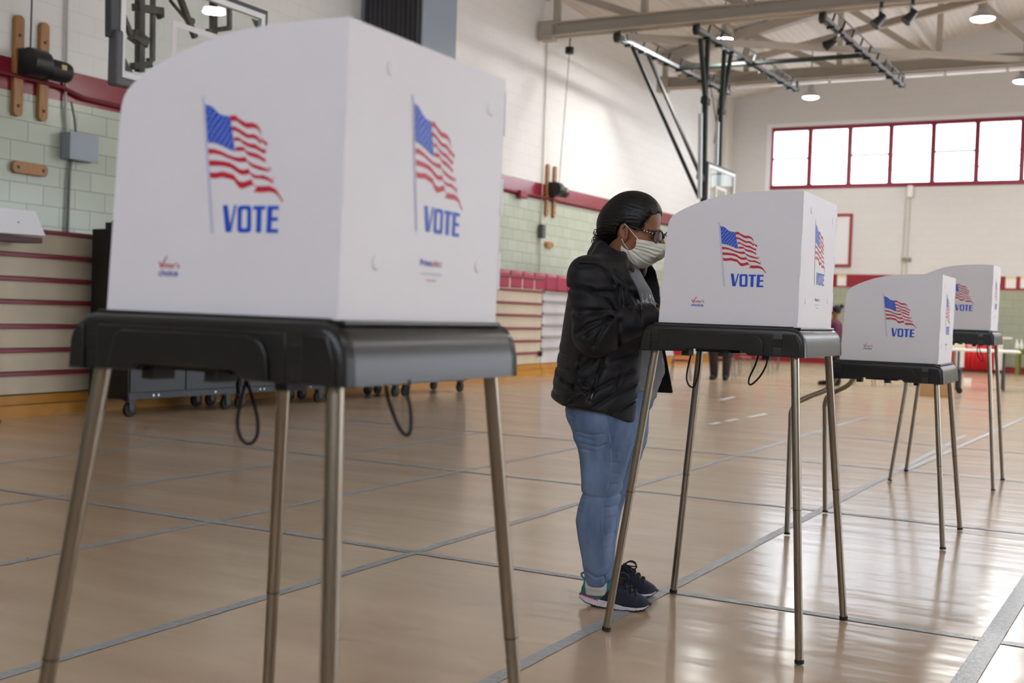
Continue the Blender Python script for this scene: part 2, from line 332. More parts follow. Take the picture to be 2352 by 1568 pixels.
# --- hanging lamps
def lamp(p, label, power=90, first=None):
    t = thing('hanging_lamp', label, 'lamp', p, 0, 'round hanging gym lamps')
    m = MB(); m.lathe([(.05, .32), (.07, .3), (.085, .16), (.15, .1), (.2, .02), (.205, 0), (.19, .005), (.14, .08), (.05, .1)], seg=28); m.build('reflector', mat('spun_aluminium', 'b9bcc0', .3, metal=1), t, smooth=True)
    m = MB(); m.lathe([(.06, .3), (.075, .33), (.075, .45), (.05, .48)], seg=20); m.build('ballast_housing', black_metal, t, smooth=True)
    m = MB(); m.lathe([(.19, .012), (.17, -.012), (.11, -.03), (.03, -.036)], seg=28); m.build('diffuser', mat('lamp_diffuser', 'ffffff', .5, emit='fffdf6', estr=22), t)
    z = DECK(p[0])-p[2]; m = MB(); m.tube([(0, 0, .47), (0, 0, z)], .012, 8); m.build('hanger', black_metal, t)
    l = bpy.data.lights.new('lamp_light', 'AREA'); l.shape = 'DISK'; l.size = .38; l.energy = power; l.color = (1, .985, .96)
    o = bpy.data.objects.new('lamp_light', l); C.objects.link(o); o.parent = t; o.location = (0, 0, -.05)
    return t
LAMPS = [(at_y(1664, 92, 21.5), 'round lamp hanging beside the dark hoop masts'), (at_y(1862, 224, 28), 'round lamp hanging low before the window wall corner'), (at_y(2257, 44, 20.4), 'round lamp hanging highest at upper right'),
         (at_y(2350, 187, 25.9), 'round lamp cut by the right picture edge'), ((-.2, 15.35, 6.3), 'round lamp mirrored in the glass backboard')]
for p, l in LAMPS: lamp(tuple(float(x) for x in p), l, 40 if p[1] > 27 else 90)
for i, p in enumerate(((4.6, 4, 6.3), (4.8, 13, 6.3), (4.6, 21.5, 6.3), (4.4, 28, 6.3))): lamp(p, power=40 if i == 0 else 80, label= 'round lamp hanging outside the view %s' % ['right of the camera', 'right of the second booth', 'far right of the court', 'in the far right corner', 'behind the camera'][i])
# ================================================================== VOTING BOOTHS
fl_a = (1.4488+.0002)
def art(x, y):   # flag artwork coordinates -> panel metres (u, z)
    u = -.035 + (x-193)*(.123+.035)/(1108-193) - 0
    u = -.0345+(x-193)*.0001725+(y-108)*(-.00000); z = 1.449-(y-108)*.0001595
    return u + (y-108)*.0000055, z
RED = [
 [(528,303),(595,303),(630,335),(680,362),(725,385),(790,385),(845,405),(880,440),(893,465),(905,540),(925,560),(950,582),(978,590),(965,628),(935,605),(910,575),(900,530),(885,485),(850,450),(800,438),(740,440),(700,425),(650,392),(610,362),(532,360)],
 [(545,410),(580,412),(640,440),(700,475),(745,500),(815,500),(860,525),(905,572),(903,607),(880,590),(845,555),(800,540),(740,538),(690,515),(630,475),(590,458),(555,458)],
 [(570,522),(640,525),(660,545),(700,565),(760,592),(830,600),(890,640),(920,655),(935,655),(962,670),(950,702),(925,695),(880,672),(830,648),(760,630),(700,603),(660,572),(640,560),(580,560)],
 [(592,618),(690,622),(715,650),(750,672),(830,690),(880,710),(925,740),(950,745),(958,785),(930,778),(890,755),(830,735),(760,715),(730,695),(710,665),(690,662),(600,662)],
 [(258,620),(330,628),(420,655),(500,690),(580,718),(650,728),(715,722),(735,755),(790,790),(850,810),(930,835),(975,850),(1000,885),(950,872),(870,855),(800,830),(755,800),(735,770),(710,775),(640,772),(570,752),(490,722),(410,690),(330,675),(262,675)],
 [(980,828),(1000,835),(1025,872),(1010,870),(990,850)],
 [(268,740),(350,745),(440,755),(520,770),(580,800),(640,840),(690,852),(755,840),(770,875),(800,895),(860,912),(920,908),(980,930),(1035,965),(1048,1000),(1020,985),(960,958),(900,945),(830,940),(790,920),(765,890),(720,900),(660,898),(600,865),(540,828),(460,808),(380,800),(275,797)],
 [(1030,918),(1050,950),(1055,972),(1040,955)],
 [(278,862),(350,868),(440,858),(520,880),(575,895),(615,945),(650,968),(700,970),(790,945),(805,990),(840,1020),(833,1024),(800,1003),(740,1018),(680,1038),(640,1030),(605,990),(575,950),(520,935),(430,915),(350,925),(287,922)],
 [(840,1015),(920,1018),(1000,1018),(1060,1045),(1100,1085),(1160,1172),(1145,1178),(1100,1118),(1060,1090),(1000,1075),(900,1080),(810,1072),(845,1035)],
 [(1062,1022),(1097,1080),(1087,1072)]]
CANTON = [(222,165),(240,180),(295,190),(340,225),(395,275),(440,295),(522,308),(535,360),(590,662),(540,650),(440,605),(350,572),(290,562),(255,560)]
VOTE = [[(440,1197),(500,1197),(530,1400),(582,1197),(610,1197),(540,1468),(475,1468)],
 [(810,1210),(955,1212),(950,1250),(908,1250),(900,1475),(840,1475),(848,1250),(805,1250)],
 [(975,1212),(1108,1215),(1105,1252),(1035,1252),(1032,1325),(1098,1325),(1096,1362),(1028,1362),(1022,1440),(1100,1440),(1098,1478),(960,1478)]]
def rrect(x0, y0, x1, y1, r, sl=0, n=5):
    out = []
    for cx, cy, a0 in ((x1-r, y0+r, -90), (x1-r, y1-r, 0), (x0+r, y1-r, 90), (x0+r, y0+r, 180)):
        for k in range(n): a = R(a0+90*k/(n-1)); x = cx+r*math.cos(a); y = cy+r*math.sin(a); out.append((x+sl*(y-y0)/(y1-y0), y))
    return out
def lerp(a, b, t): return a+(b-a)*t
def curve_at(pts, x):
    for (x0, y0), (x1, y1) in zip(pts, pts[1:]):
        if x <= x1: return lerp(y0, y1, (x-x0)/(x1-x0))
    return pts[-1][1]
def flag_print(mb, fn):
    """mi: 1 red 2 blue 3 lavender 4 white"""
    A = lambda pts, e=0.0: [fn(*art(x, y), e) for x, y in pts]
    mb.mi = 3; mb.face(A([(185,128),(215,128),(328,1475),(288,1478)], 0)); 
    ring = [(193+24*math.cos(k*.5236), 108+24*math.sin(k*.5236)) for k in range(12)]; mb.face(A(ring, .0001))
    mb.mi = 4; mb.face(A([(193+(x-193)*.62, 108+(y-108)*.62) for x, y in ring], .0003)); mb.face(A([(200,140),(207,140),(312,1470),(301,1470)], .0003))
    mb.mi = 1
    for p in RED: mb.face(A(p))
    mb.mi = 2; mb.face(A(CANTON, .0001))
    top = [(222,165),(240,180),(295,190),(340,225),(395,275),(440,295),(522,308)]; bot = [(255,560),(290,562),(350,572),(440,605),(540,650),(590,662)]
    mb.mi = 4
    for r in range(9):
        n = 6 if r % 2 == 0 else 5
        for c in range(n):
            s = (c+.5)/6 if n == 6 else (c+1)/6; t = .07+r*.108
            x0 = lerp(222, 522, s); x1 = lerp(255, 590, s); x = lerp(x0, x1, t); y = lerp(curve_at(top, x0), curve_at(bot, x1), t)
            mb.face(A([(x+(11 if k % 2 == 0 else 5)*math.sin(k*math.pi/5), y-(11.5 if k % 2 == 0 else 5)*math.cos(k*math.pi/5)) for k in range(10)], .0003))
    mb.mi = 2
    for p in VOTE: mb.face(A(p))
    o = rrect(620, 1205, 787, 1475, 38, -5); i = rrect(672, 1245, 737, 1432, 16, -5); n = len(o)
    mb.add(A(o)+A(i), [(k, (k+1) % n, n+(k+1) % n, n+k) for k in range(n)])
PANEL = [(-.243, 1.098), (.2453, 1.098), (.2503, 1.554), (.17, 1.5555), (.09, 1.555), (.03, 1.5505), (-.026, 1.543), (-.079, 1.531), (-.124, 1.516), (-.16, 1.501), (-.188, 1.487), (-.205, 1.475), (-.2145, 1.462), (-.220, 1.445), (-.2245, 1.40)]
YP = .2436
def make_screen(parent):
    mb = MB(); t = .004
    for sgn in (-1, 1): mb.prism(PANEL, lambda p, q, d, s=sgn: (p, s*(YP-d), q), 0, t)
    xr = lambda z: .2495+.005*(z-1.098)/.456
    for a in (0,):
        vs = [(xr(1.098), -YP, 1.098), (xr(1.098), YP, 1.098), (xr(1.554), YP, 1.554), (xr(1.554), -YP, 1.554)]
        vs += [(x-t, y, z) for x, y, z in vs]; mb.add(vs, [(0, 1, 2, 3), (7, 6, 5, 4), (0, 4, 5, 1), (1, 5, 6, 2), (2, 6, 7, 3), (3, 7, 4, 0)])
    for s in (-1, 1):                      # interlocking tabs along the two folded corners
        for z0, z1 in ((1.16, 1.23), (1.30, 1.37), (1.45, 1.53)) if s > 0 else ((1.12, 1.19), (1.27, 1.34), (1.41, 1.49)):
            zc = (z0+z1)/2
            if s > 0: mb.b2((xr(zc)-.012, YP, z0), (xr(zc)+.001, YP+.007, z1))
            else: mb.b2((xr(zc)-.008, -YP-.0012, z0), (xr(zc)+.0016, -YP+.0035, z1))
    for v, z in ((-.15, 1.19), (.17, 1.2), (.19, 1.49), (-.13, 1.5)):    # hook-and-loop dots pressed through the back panel
        mb.lathe([(.012, 0), (.012, .0012), (.009, .002)], (xr(z), v, z), 'x', 14)
    near = lambda u, z, e=0.0: (u, -YP-.0006-e, z)
    back = lambda u, z, e=0.0: (xr(z+.018)+.0007+e, u-.032, z+.018)
    flag_print(mb, near); flag_print(mb, back)
    mb.mi = 5
    mb.face([near(u, z) for u, z in [(-.1235, 1.1838), (-.1205, 1.184), (-.1178, 1.1768), (-.1145, 1.1815), (-.110, 1.1885), (-.1052, 1.1932), (-.103, 1.1932), (-.108, 1.187), (-.1125, 1.1795), (-.1165, 1.1728), (-.1188, 1.1728)]])
    put_text(mb, "oter's", (-.1125, 1.1728, -.0765, 1.1835), near, .012); mb.mi = 6
    put_text(mb, 'choice', (-.1235, 1.1595, -.0795, 1.1705), near, .02)
    bk = lambda u, z, e=0.0: (xr(z)+.0007+e, u, z)
    mb.mi = 6; put_text(mb, 'Print', (-.024, 1.192, .012, 1.203), bk, .03); mb.mi = 5; put_text(mb, 'elect', (.013, 1.192, .046, 1.2045), bk, .0, .35)
    mb.mi = 3
    for z, a, b in ((1.1775, -.022, .046),):
        for k in range(17): mb.face([bk(lerp(a, b, (k+p)/17), z+q) for p, q in ((.1, 0), (.8, 0), (.8, .003), (.1, .003))])
    mb.mi = 5
    for k in range(8): mb.face([bk(lerp(-.004, .028, (k+p)/8), 1.167+q) for p, q in ((.2, 0), (.75, 0), (.75, .0022), (.2, .0022))])
    return mb.build('privacy_screen', [corr, print_red, print_blue, print_lav, star_white, ink_red2, ink_blue2], parent, fix=False)
def make_tray(parent):
    mb = MB()
    prof = [(-.304, .999), (-.3025, 1.02), (-.298, 1.045), (-.291, 1.066), (-.281, 1.081), (-.268, 1.090), (-.252, 1.0945), (.235, 1.0945), (.25, 1.092), (.263, 1.0865), (.273, 1.076), (.281, 1.06), (.286, 1.035), (.2875, .999)]
    inner = [(.2795, .999), (.277, 1.04), (.265, 1.07), (.24, 1.083), (-.255, 1.083), (-.28, 1.068), (-.294, 1.03), (-.296, .999)]
    poly = prof+inner
    Yt = .2754
    mb.prism(poly, lambda p, q, d: (p, d, q), -Yt+.012, Yt-.012)
    # side skirts with the cut-out arch, rounded along the top edge
    for s in (-1, 1):
        out = [(-.304, .999), (-.135, 1.003), (-.125, 1.013), (.072, 1.014), (.088, 1.008), (.1, .999), (.2875, .999)]
        top = [p for p in prof[1:-1]][::-1]
        ring = out+top
        def inset(k, ring=ring): return [((p-(-.008))*(1-k*.035)+(-.008), q-(0 if q < 1.02 else k*.012)) for p, q in ring]
        n = len(ring)
        layers = [(ring, Yt-.03), (ring, Yt-.012), (inset(.25), Yt-.005), (inset(.6), Yt-.0012), (inset(1), Yt)]
        vs = []
        for r, y in layers: vs += [(p, s*y, q) for p, q in r]
        fs = []
        for i in range(len(layers)-1):
            for k in range(n): fs.append((i*n+k, i*n+(k+1) % n, (i+1)*n+(k+1) % n, (i+1)*n+k))
        fs += [tuple(range(n)), tuple((len(layers)-1)*n+k for k in range(n))]; mb.add(vs, fs)
    tray = mb.build('tray', black_pl, parent, smooth=True)
    for s in (-1, 1):                        # raised mouldings of the skirts
        mb = MB()
        f = lambda p, q, d, s=s: (p, s*d, q)
        mb.prism([(-.292, 1.001), (-.258, 1.001), (-.258, 1.074), (-.278, 1.074), (-.288, 1.05)], f, Yt-.002, Yt+.005)
        mb.prism([(-.228, 1.001), (-.137, 1.003), (-.127, 1.0135), (.072, 1.0145), (.088, 1.009), (.1, 1.0), (.178, 1.0), (.178, 1.076), (-.228, 1.076)], f, Yt-.002, Yt+.003)
        mb.prism([(.21, 1.0), (.272, 1.0), (.27, 1.04), (.258, 1.074), (.21, 1.075)], f, Yt-.002, Yt+.005)
        mb.prism([(-.196, 1.003), (-.137, 1.004), (-.127, 1.0145), (.072, 1.0155), (.088, 1.01), (.1, 1.001), (.150, 1.001), (.146, 1.04), (.138, 1.057), (.122, 1.066), (.1, 1.069), (-.165, 1.069), (-.18, 1.06)], f, Yt+.002, Yt+.0095)
        mb.prism([(-.295, 1.002), (.28, 1.002), (.28, 1.02), (-.295, 1.02)] if 0 else [(-.26, 1.03), (.215, 1.03), (.215, 1.06), (-.26, 1.06)], f, Yt-.004, Yt+.001)
        mb.build('skirt_moulding', black_pl, tray, bevel=.0028, bseg=3, smooth=True)
    mb = MB()                                # rim the screen slots into
    for s in (-1, 1): mb.b2((-.255, s*(YP-.012), 1.09), (.24, s*(YP+.012), 1.1005))
    mb.b2((.236, -YP, 1.09), (.262, YP, 1.0985)); mb.b2((-.25, -YP, 1.08), (.24, YP, 1.088))
    mb.build('screen_slot', black_pl, tray, bevel=.003)
    mb = MB()
    for s in (-1, 1):
        for a, b, z in ((-.15, -.124, .987), (-.01, .017, .99), (.136, .16, .985)): mb.b2((a, s*.25, z), (b, s*.2, 1.02))
    mb.b2((-.11, -.22, 1.003), (.05, .22, 1.02)); mb.build('underside_latch', black_flat, tray)
    return tray
def make_leg(parent, top, bot, mid=None):
    root = MB(); pts = [top]+(mid or [])+[bot]; P = [Vector(p) for p in pts]
    if not mid:
        pts = [P[0].lerp(P[1], k) for k in (0, .52, .5201, 1)]
        root.tube(pts, [.0142, .0142, .0134, .0134], 20, flute=.045)
    else: root.tube(smooth_path(pts), .0136, 16)
    lg = root.build('leg', steel, parent, smooth=True)
    d = (P[-1]-P[-2]).normalized(); c = MB(); c.tube([P[-1]-d*.012, P[-1]+d*.0], .0155, 16); c.build('foot_cap', rubber, lg, smooth=True)
    if not mid: j = P[0].lerp(P[1], .52); c = MB(); c.tube([j-d*.0015, j+d*.0015], .01435, 16); c.build('joint_ring', mat('dark_joint_steel', '5c544b', .4, metal=1), lg)
    return lg
def smooth_path(pts, n=8):
    pts = [Vector(p) for p in pts]; out = []
    for i in range(len(pts)-1):
        p0, p1, p2, p3 = pts[max(i-1, 0)], pts[i], pts[i+1], pts[min(i+2, len(pts)-1)]
        for k in range(n):
            t = k/n; out.append(.5*((2*p1)+(p2-p0)*t+(2*p0-5*p1+4*p2-p3)*t*t+(3*p1-p0-3*p2+p3)*t**3))
    return out+[pts[-1]]
def make_cord(parent, pts):
    m = MB(); m.tube(smooth_path(pts), .0032, 8); m.build('cord', rubber, parent, smooth=True)
BOOTH = [(-1.304, 1.637, 0), (-1.227, 4.0447, 0), (-1.1015, 6.3684, -.1742), (-1.1034, 8.7700, 0)]
LBL = ['voting booth nearest the camera, blurred, its white screen filling the left half of the photo',
       'white screened voting booth in sharp focus that the masked woman stands at',
       'lower voting booth on bent steel legs, third in the row',
       'farthest voting booth of the row, partly hidden by the lower one']
CORD = {0: [[(566, 868), (546, 960), (553, 1005), (573, 1019), (590, 1000), (591, 960), (577, 905), (562, 866)], [(884, 872), (893, 920), (915, 978), (933, 999), (943, 985), (943, 940), (936, 905), (940, 872)]],
        1: [[(1591, 800), (1582, 835), (1577, 865), (1581, 882), (1590, 889), (1598, 880), (1606, 845), (1609, 800)], [(1742, 816), (1734, 840), (1722, 865), (1720, 880), (1727, 882), (1745, 865), (1759, 840), (1763, 818)]],
        3: [[(2245, 790), (2245, 812), (2251, 826), (2257, 829), (2256, 815), (2250, 803), (2249, 790)]]}
first = None
for i, (bx, by, dz) in enumerate(BOOTH):
    t = thing('voting_booth', LBL[i], 'voting booth', (bx, by, 0), 0, 'voting booths in a row')
    if i == 0:
        tr = make_tray(t); sc = make_screen(t)
    else:
        tr = dup(tr0, t); sc = dup(sc0, t)
        tr.location.z = dz; sc.location.z = dz
    if i == 0: tr0, sc0 = tr, sc
    zt = 1.03+dz
    for s in (-1, 1):
        if i == 2:
            yb = -.452 if s < 0 else .394; yt = s*.25
            make_leg(t, (-.25, yt, zt), (-.43, yb, .006), [(-.262, yt, .82), (-.30, yt*1.02, .765), (-.375, yt*1.25, .725), (-.43, yt*1.4, .69), (-.452, yt*1.5, .64), (-.451, yt*1.53, .58), (-.441, (yt*1.53+yb)/2, .3)])
        else: make_leg(t, (-.248, s*.238, zt), (-.361, s*.338, .004))
        make_leg(t, (.243, s*.236, zt), (.322, s*.328, .004))
    for k, lp in enumerate(CORD.get(i, [])):
        yv = by-.05 if i else by-.1
        make_cord(t, [at_y(px, py, yv)-np.array([bx, by, 0]) for px, py in lp])
# ================================================================== LEFT WALL: BLEACHERS AND FITTINGS
def wl_pt(s, d, z): return Vector((WX+d*math.cos(WROT)-s*math.sin(WROT), d*math.sin(WROT)+s*math.cos(WROT), z))
def on_wall(p, d=0): # world point on the wall -> its (s, z)
    return float(p[1]), float(p[2])
cream = mat('cream_bleacher_board', 'c6baa4', .5, noise=.08, nscale=2.5, nstretch=(1, 1, .3)); mar_board = mat('maroon_bleacher_board', '84303f', .4)
orange = mat('orange_varnished_kickboard', 'b9812f', .4, noise=.1, nscale=4); greyb = mat('pale_grey_bleacher_board', 'c3c1c4', .5, noise=.06, nscale=3); darkgap = mat('dark_gap', '3a3633', .8)
ROWS = [.2, .41, .625, .845, 1.07, 1.28, 1.50, 1.73]
def bleacher(label, s0, s1, front, nose, rows, d=.75):
    t = thing('folded_bleacher', label, 'bleacher', wl_pt(s0, 0, 0), WROT, 'folded bleachers along the wall'); L = s1-s0
    m = MB(); m.b2((d-.14, 0, .115), (d-.015, L, .2)); m.build('upper_kickboard', orange, t)
    m = MB(); m.b2((d-.14, 0, 0), (d+.02, L, .11)); m.build('lower_kickboard', orange, t)
    m = MB(); m.b2((.02, 0, 0), (d-.15, L, rows[-1]-.03)); m.build('understructure', darkgap, t)
    for k in range(len(rows)-1):
        m = MB(); zz0, zz1 = rows[k], rows[k+1]
        for j in range(int(L/2.0)+1):
            a, b = j*2.0, min(L, (j+1)*2.0-.006)
            if b > a+.02: m.b2((d-.15, a, zz0+.012), (d-.02, b, zz1-.03))
        m.build('riser_board', front, t)
        m = MB(); m.b2((d-.2, 0, zz1-.032), (d+.012, L, zz1+.006)); m.build('seat_board', nose, t, bevel=.008)
    return t
S1 = float(at_w(1246, 700, .75)[1])
BL1 = bleacher('folded cream bleacher with maroon seat boards along the left wall', 2.5, S1, cream, mar_board, ROWS)
BL2 = bleacher('pale grey folded bleacher section behind the woman', S1+.03, 30.6, greyb, mat('grey_seat_board', '9a9a98', .5), [.2, .48, .69, .9, 1.11, 1.33, 1.5])
seat_red = mat('red_plastic_seat', 'a02c4c', .35)
s = float(at_w(1144, 640, .75)[1]); n0 = 0
sp = float(at_w(1173, 640, .75)[1]); pitch = .48
base = sp-pitch
for k in range(-2, 9):
    m = MB(); m.b2((-.20, .012, 0), (.02, pitch-.012, .29)); m.b2((-.3, .012, 0), (-.2, pitch-.012, .33))
    par = BL1 if base+(k+.5)*pitch < S1 else BL2; q = wl_pt(base+k*pitch, .72, 1.513)
    o = m.build('seat', seat_red, par, bevel=.035, bseg=3, smooth=True); o.location = Matrix.Rotation(-WROT, 3, 'Z') @ (q-Vector(par.location))
    lab = ['hidden behind the first booth screen, next but one to the first seen', 'hidden behind the edge of the first booth screen', 'leftmost seen, touching the first booth screen', 'second seen from the first booth screen', 'third seen from the first booth screen',
           'fourth seen, above the end of the cream boards', 'fifth seen, first above the grey boards', 'sixth seen, second above the grey boards', "just left of the woman's shoulder", "hidden behind the woman's shoulder", "hidden behind the woman's back"][k+2]
    tag(o, 'red moulded bleacher seat '+lab, 'seat', 'red bleacher seats')
# end post bracket at the joint
a = at_w(1241, 812, .78); m = MB(); m.box((0, 0, 0), (.06, .06, .09)); o = m.build('latch', darkgap, BL1); o.location = Matrix.Rotation(-WROT, 3, 'Z') @ (Vector([float(x) for x in a])-Vector(BL1.location))
# white carton on the bleacher ledge, cut by the left picture edge
a = at_w(0, 545, .75); b = at_w(48, 545, .75)
sA, sB = float(a[1])-.35, float(b[1]); t = thing('sign_stand', 'white slanted sign head of a stand, cut by the left picture edge', 'sign stand', wl_pt(sA, .99, 0), WROT); SZ = 1.515
m = MB(); L = sB-sA; m.add([(.0, 0, .13), (.06, 0, .135), (.06, L, .145), (.0, L, .135), (-.08, 0, .36), (-.02, 0, .37), (-.02, L-.05, .37), (-.08, L-.05, .36)], [(0, 1, 2, 3), (4, 5, 6, 7), (0, 1, 5, 4), (1, 2, 6, 5), (2, 3, 7, 6), (3, 0, 4, 7)])
m.build('sign_head', mat('white_foam', 'e4e6ec', .6), t, bevel=.01, loc=(0, 0, SZ)); m = MB(); m.b2((-.18, 0, SZ+.075), (.05, L-.03, SZ+.127)); m.build('head_base', mat('dark_maroon_base', '4a2a30', .6), t); m = MB(); m.b2((-.1, -.02, 0), (-.02, .06, SZ+.08)); m.b2((-.2, -.18, 0), (.08, .12, .03)); m.build('post', black_metal, t)
m = MB(); m.lathe([(.012, 0), (.012, .004)], (.02, L-.27, SZ+.24), 'x', 14); m.build('finger_hole', darkgap, t)

# --- winches on wooden boards
def winch(label, px_b1, px_b2, py_top, py_bot, box_px, box_py, flip=1):
    p1t, p1b, p2t, p2b = at_w(*px_b1[0]), at_w(*px_b1[1]), at_w(*px_b2[0]), at_w(*px_b2[1])
    s1, s2 = float(p1t[1]+p1b[1])/2, float(p2t[1]+p2b[1])/2; z0, z1 = float(p1b[2]), float(p1t[2])
    t = thing('wall_winch', label, 'winch', wl_pt(s1, 0, z0), WROT, 'wall winches'); H = z1-z0
    for k, s_ in enumerate((0, s2-s1)):
        m = MB(); m.prism(rrect(s_-.055, 0, s_+.055, H, .05), lambda p, q, d: (d, p, q), .0, .05); bd = m.build('mount_board', wood, t, bevel=.006, smooth=True)
        for z in (.1, .5*H+.05, H-.2): m = MB(); m.lathe([(.016, 0), (.016, .006), (.006, .008)], (.05, s_, z), 'x', 12); m.build('bolt', black_metal, bd)
    zc = float(at_w(*box_px)[2])-z0; sc = (s2-s1)/2
    m = MB(); m.lathe([(.03, -.19), (.135, -.185), (.14, -.02), (.13, .02), (.05, .03)], (.18, sc+.02, zc), 'y', 22); m.b2((.05, sc-.17, zc-.13), (.13, sc+.12, zc+.13)); m.build('gear_drum', black_metal, t, smooth=True)
    m = MB(); m.lathe([(.1, .02), (.105, .05), (.105, .26), (.095, .30), (.06, .33)], (.2, sc, zc-.03), 'y', 20); mo = m.build('motor', black_flat, t, smooth=True)
    m = MB(); m.b2((.3, sc+.14, zc-.03), (.309, sc+.2, zc+.02)); m.build('rating_plate', mat('tan_plate', 'c9b48c', .5), mo)
    return t, s1, z0, sc, zc
t, s1, z0, sc, zc = winch('black winch on two wooden boards at the upper left', [(37, 35), (37, 268)], [(95, 50), (95, 282)], 0, 0, (95, 158), 0)
m = MB(); m.tube([(.15, sc-.11, zc+.12), (.15, sc-.09, 3.6)], .008, 8); m.build('cable', black_metal, t)
t, s1, z0, sc, zc = winch('black winch on two wooden boards on the far stripe, left of the woman', [(1257, 377), (1252, 497)], [(1273, 381), (1269, 502)], 0, 0, (1268, 437), 0)
for px, py, w, label in (((64, 388), None, .42, 'wooden block bolted to the green wall below the near winch'), ((1259, 562), None, .32, 'small wooden block on the green wall below the far winch')):
    p = at_w(*px); m = MB(); m.prism(rrect(-w/2, -.06, w/2, .06, .05), lambda a, b, d: (d, a, b), 0, .05)
    t = thing('wall_block', label, 'wall block', wl_pt(float(p[1]), 0, float(p[2])), WROT, 'wooden wall blocks'); m.build('block', wood, t, bevel=.006, smooth=True)
    for sg in (-1, 1): m = MB(); m.lathe([(.015, 0), (.015, .006), (.005, .008)], (.05, sg*(w/2-.06), 0), 'x', 12); m.build('bolt', black_metal, t)
# --- grey electrical box with conduits
p = at_w(134, 308); q = at_w(199, 372); zt, zb_ = float(p[2]), float(q[2])+.0; sA = float(p[1])+.03; sB = float(q[1])-.02
t = thing('electrical_box', 'grey steel electrical box on the green wall under the near winch', 'electrical box', wl_pt(sA, 0, 2.53), WROT)
m = MB(); m.b2((0, 0, 0), (.14, .36, .27)); m.build('box_body', grey_metal, t, bevel=.008); m = MB(); m.b2((.14, -.008, -.006), (.15, .368, .276)); m.build('box_cover', mat('grey_cover', '99a3ad', .45), t, bevel=.004)
def pipe(name, label, cat, pts, r, m_, group=None):
    m = MB(); P0 = Vector(pts[0]); m.tube([Vector(p)-P0 for p in pts], r, 8); o = m.build(name, m_, loc=P0, smooth=True); return tag(o, label, cat, group)
cg = mat('grey_conduit', '6f726e', .5); cw = mat('white_painted_conduit', 'bdbbb4', .5); cr_ = mat('maroon_painted_pipe', '7a1c2e', .45)
sx = sA+.06
pipe('conduit', 'grey conduit climbing the wall from the electrical box past the winch', 'conduit', [wl_pt(sx, .03, 2.80), wl_pt(sx-.03, .03, 3.0), wl_pt(sx-.04, .03, 3.9), wl_pt(sx-.04, .03, 6.4)], .014, cw)
pipe('conduit', 'second thin grey conduit looping into the top of the electrical box', 'conduit', [wl_pt(sx+.07, .075, 2.80), wl_pt(sx+.05, .075, 2.95), wl_pt(sx+.0, .075, 3.12)], .012, cg)
pipe('conduit', 'grey conduit dropping from the electrical box to the bleacher', 'conduit', [wl_pt(sx+.06, .03, 2.53), wl_pt(sx+.04, .03, 2.4), wl_pt(sx+.03, .03, 1.76)], .016, cg)
pipe('wall_pipe', 'maroon pipe running along the stripe behind the near winch', 'pipe', [wl_pt(6.0, .05, 3.27), wl_pt(8.05, .05, 3.25), wl_pt(8.35, .05, 3.19), wl_pt(14, .05, 3.2)], .022, cr_)
pipe('wall_pipe', 'maroon pipe along the lower edge of the far stripe', 'pipe', [wl_pt(17.0, .05, 3.29), wl_pt(30.5, .05, 3.48)], .025, cr_)
a = at_w(1253, 120); b = at_w(1236, 640)
pipe('conduit', 'pale conduit running down the wall beside the far winch boards', 'conduit', [wl_pt(19.55, .03, 6.3), wl_pt(19.55, .03, 1.9)], .013, mat('khaki_conduit', 'b9baa9', .5))
p = at_w(1238, 531); m = MB(); m.box((0, 0, 0), (.1, .14, .26)); tag(m.build('conduit_box', mat('dark_conduit_box', '5b5e5a', .5), loc=wl_pt(19.55, .06, float(p[2])), rz=WROT, bevel=.015), 'small dark junction box on the pale conduit', 'junction box')
p = at_w(1192, 447); m = MB(); m.box((0, 0, 0), (.1, .3, .14)); tag(m.build('pipe_valve', mat('red_valve', '8a1a28', .4), loc=wl_pt(float(p[1]), .07, float(p[2])), rz=WROT, bevel=.02), 'small red valve on the wall stripe right of the first booth', 'valve')
p = at_w(1316, 100, .35); wpt = at_w(1283, 420, .2)
t = thing('pulley_weight', 'round black pulley weight hanging below the truss end', 'pulley', tuple(float(x) for x in at_w(1308, 116, .35)))
m = MB(); m.lathe([(.05, -.07), (.085, -.06), (.085, .06), (.05, .07)], seg=18); m.build('drum', black_metal, t, smooth=True)
m = MB(); m.tube([(0, 0, .06), (0, .02, .3)], .012, 6); m.build('hook', black_metal, t)
b0 = Vector([float(x) for x in at_w(1308, 116, .35)]); m = MB(); m.tube([(0, 0, -.06), Vector([float(x) for x in at_w(1284, 418, .2)])-b0], .008, 6); m.build('cable', mat('grey_cable', '8c8a84', .5), t)
# --- heating unit on the wall: dark louvred end, blue-grey side
v = at_w(828, 50); yv = float(v[1]); dep = float(at_y(965, 100, yv)[0])-wall_x(yv); c = at_x(1050, 100, wall_x(yv)+dep)
t = thing('unit_ventilator', 'tall blue grey air unit with dark louvred end, high on the left wall', 'air unit', wl_pt(yv, 0, 3.95), WROT)
m = MB(); LV = float(c[1])-yv; m.b2((0, .03, 0), (dep, LV, 2.6)); m.build('casing', mat('blue_grey_sheet_metal', '8f9aa6', .5), t, bevel=.01)
m = MB(); m.b2((.05, .028, .03), (dep-.03, .032, 2.57)); m.build('louvre_recess', mat('louvre_dark', '26262a', .6), t)
n = 12
for k in range(n): m = MB(); x = .05+(dep-.08)*(k+.5)/n; m.box((x, .012, 1.3), (.05, .006, 2.54), rz=.7); m.build('louvre_blade', mat('dark_louvre_metal', '3a3a40', .5), t)

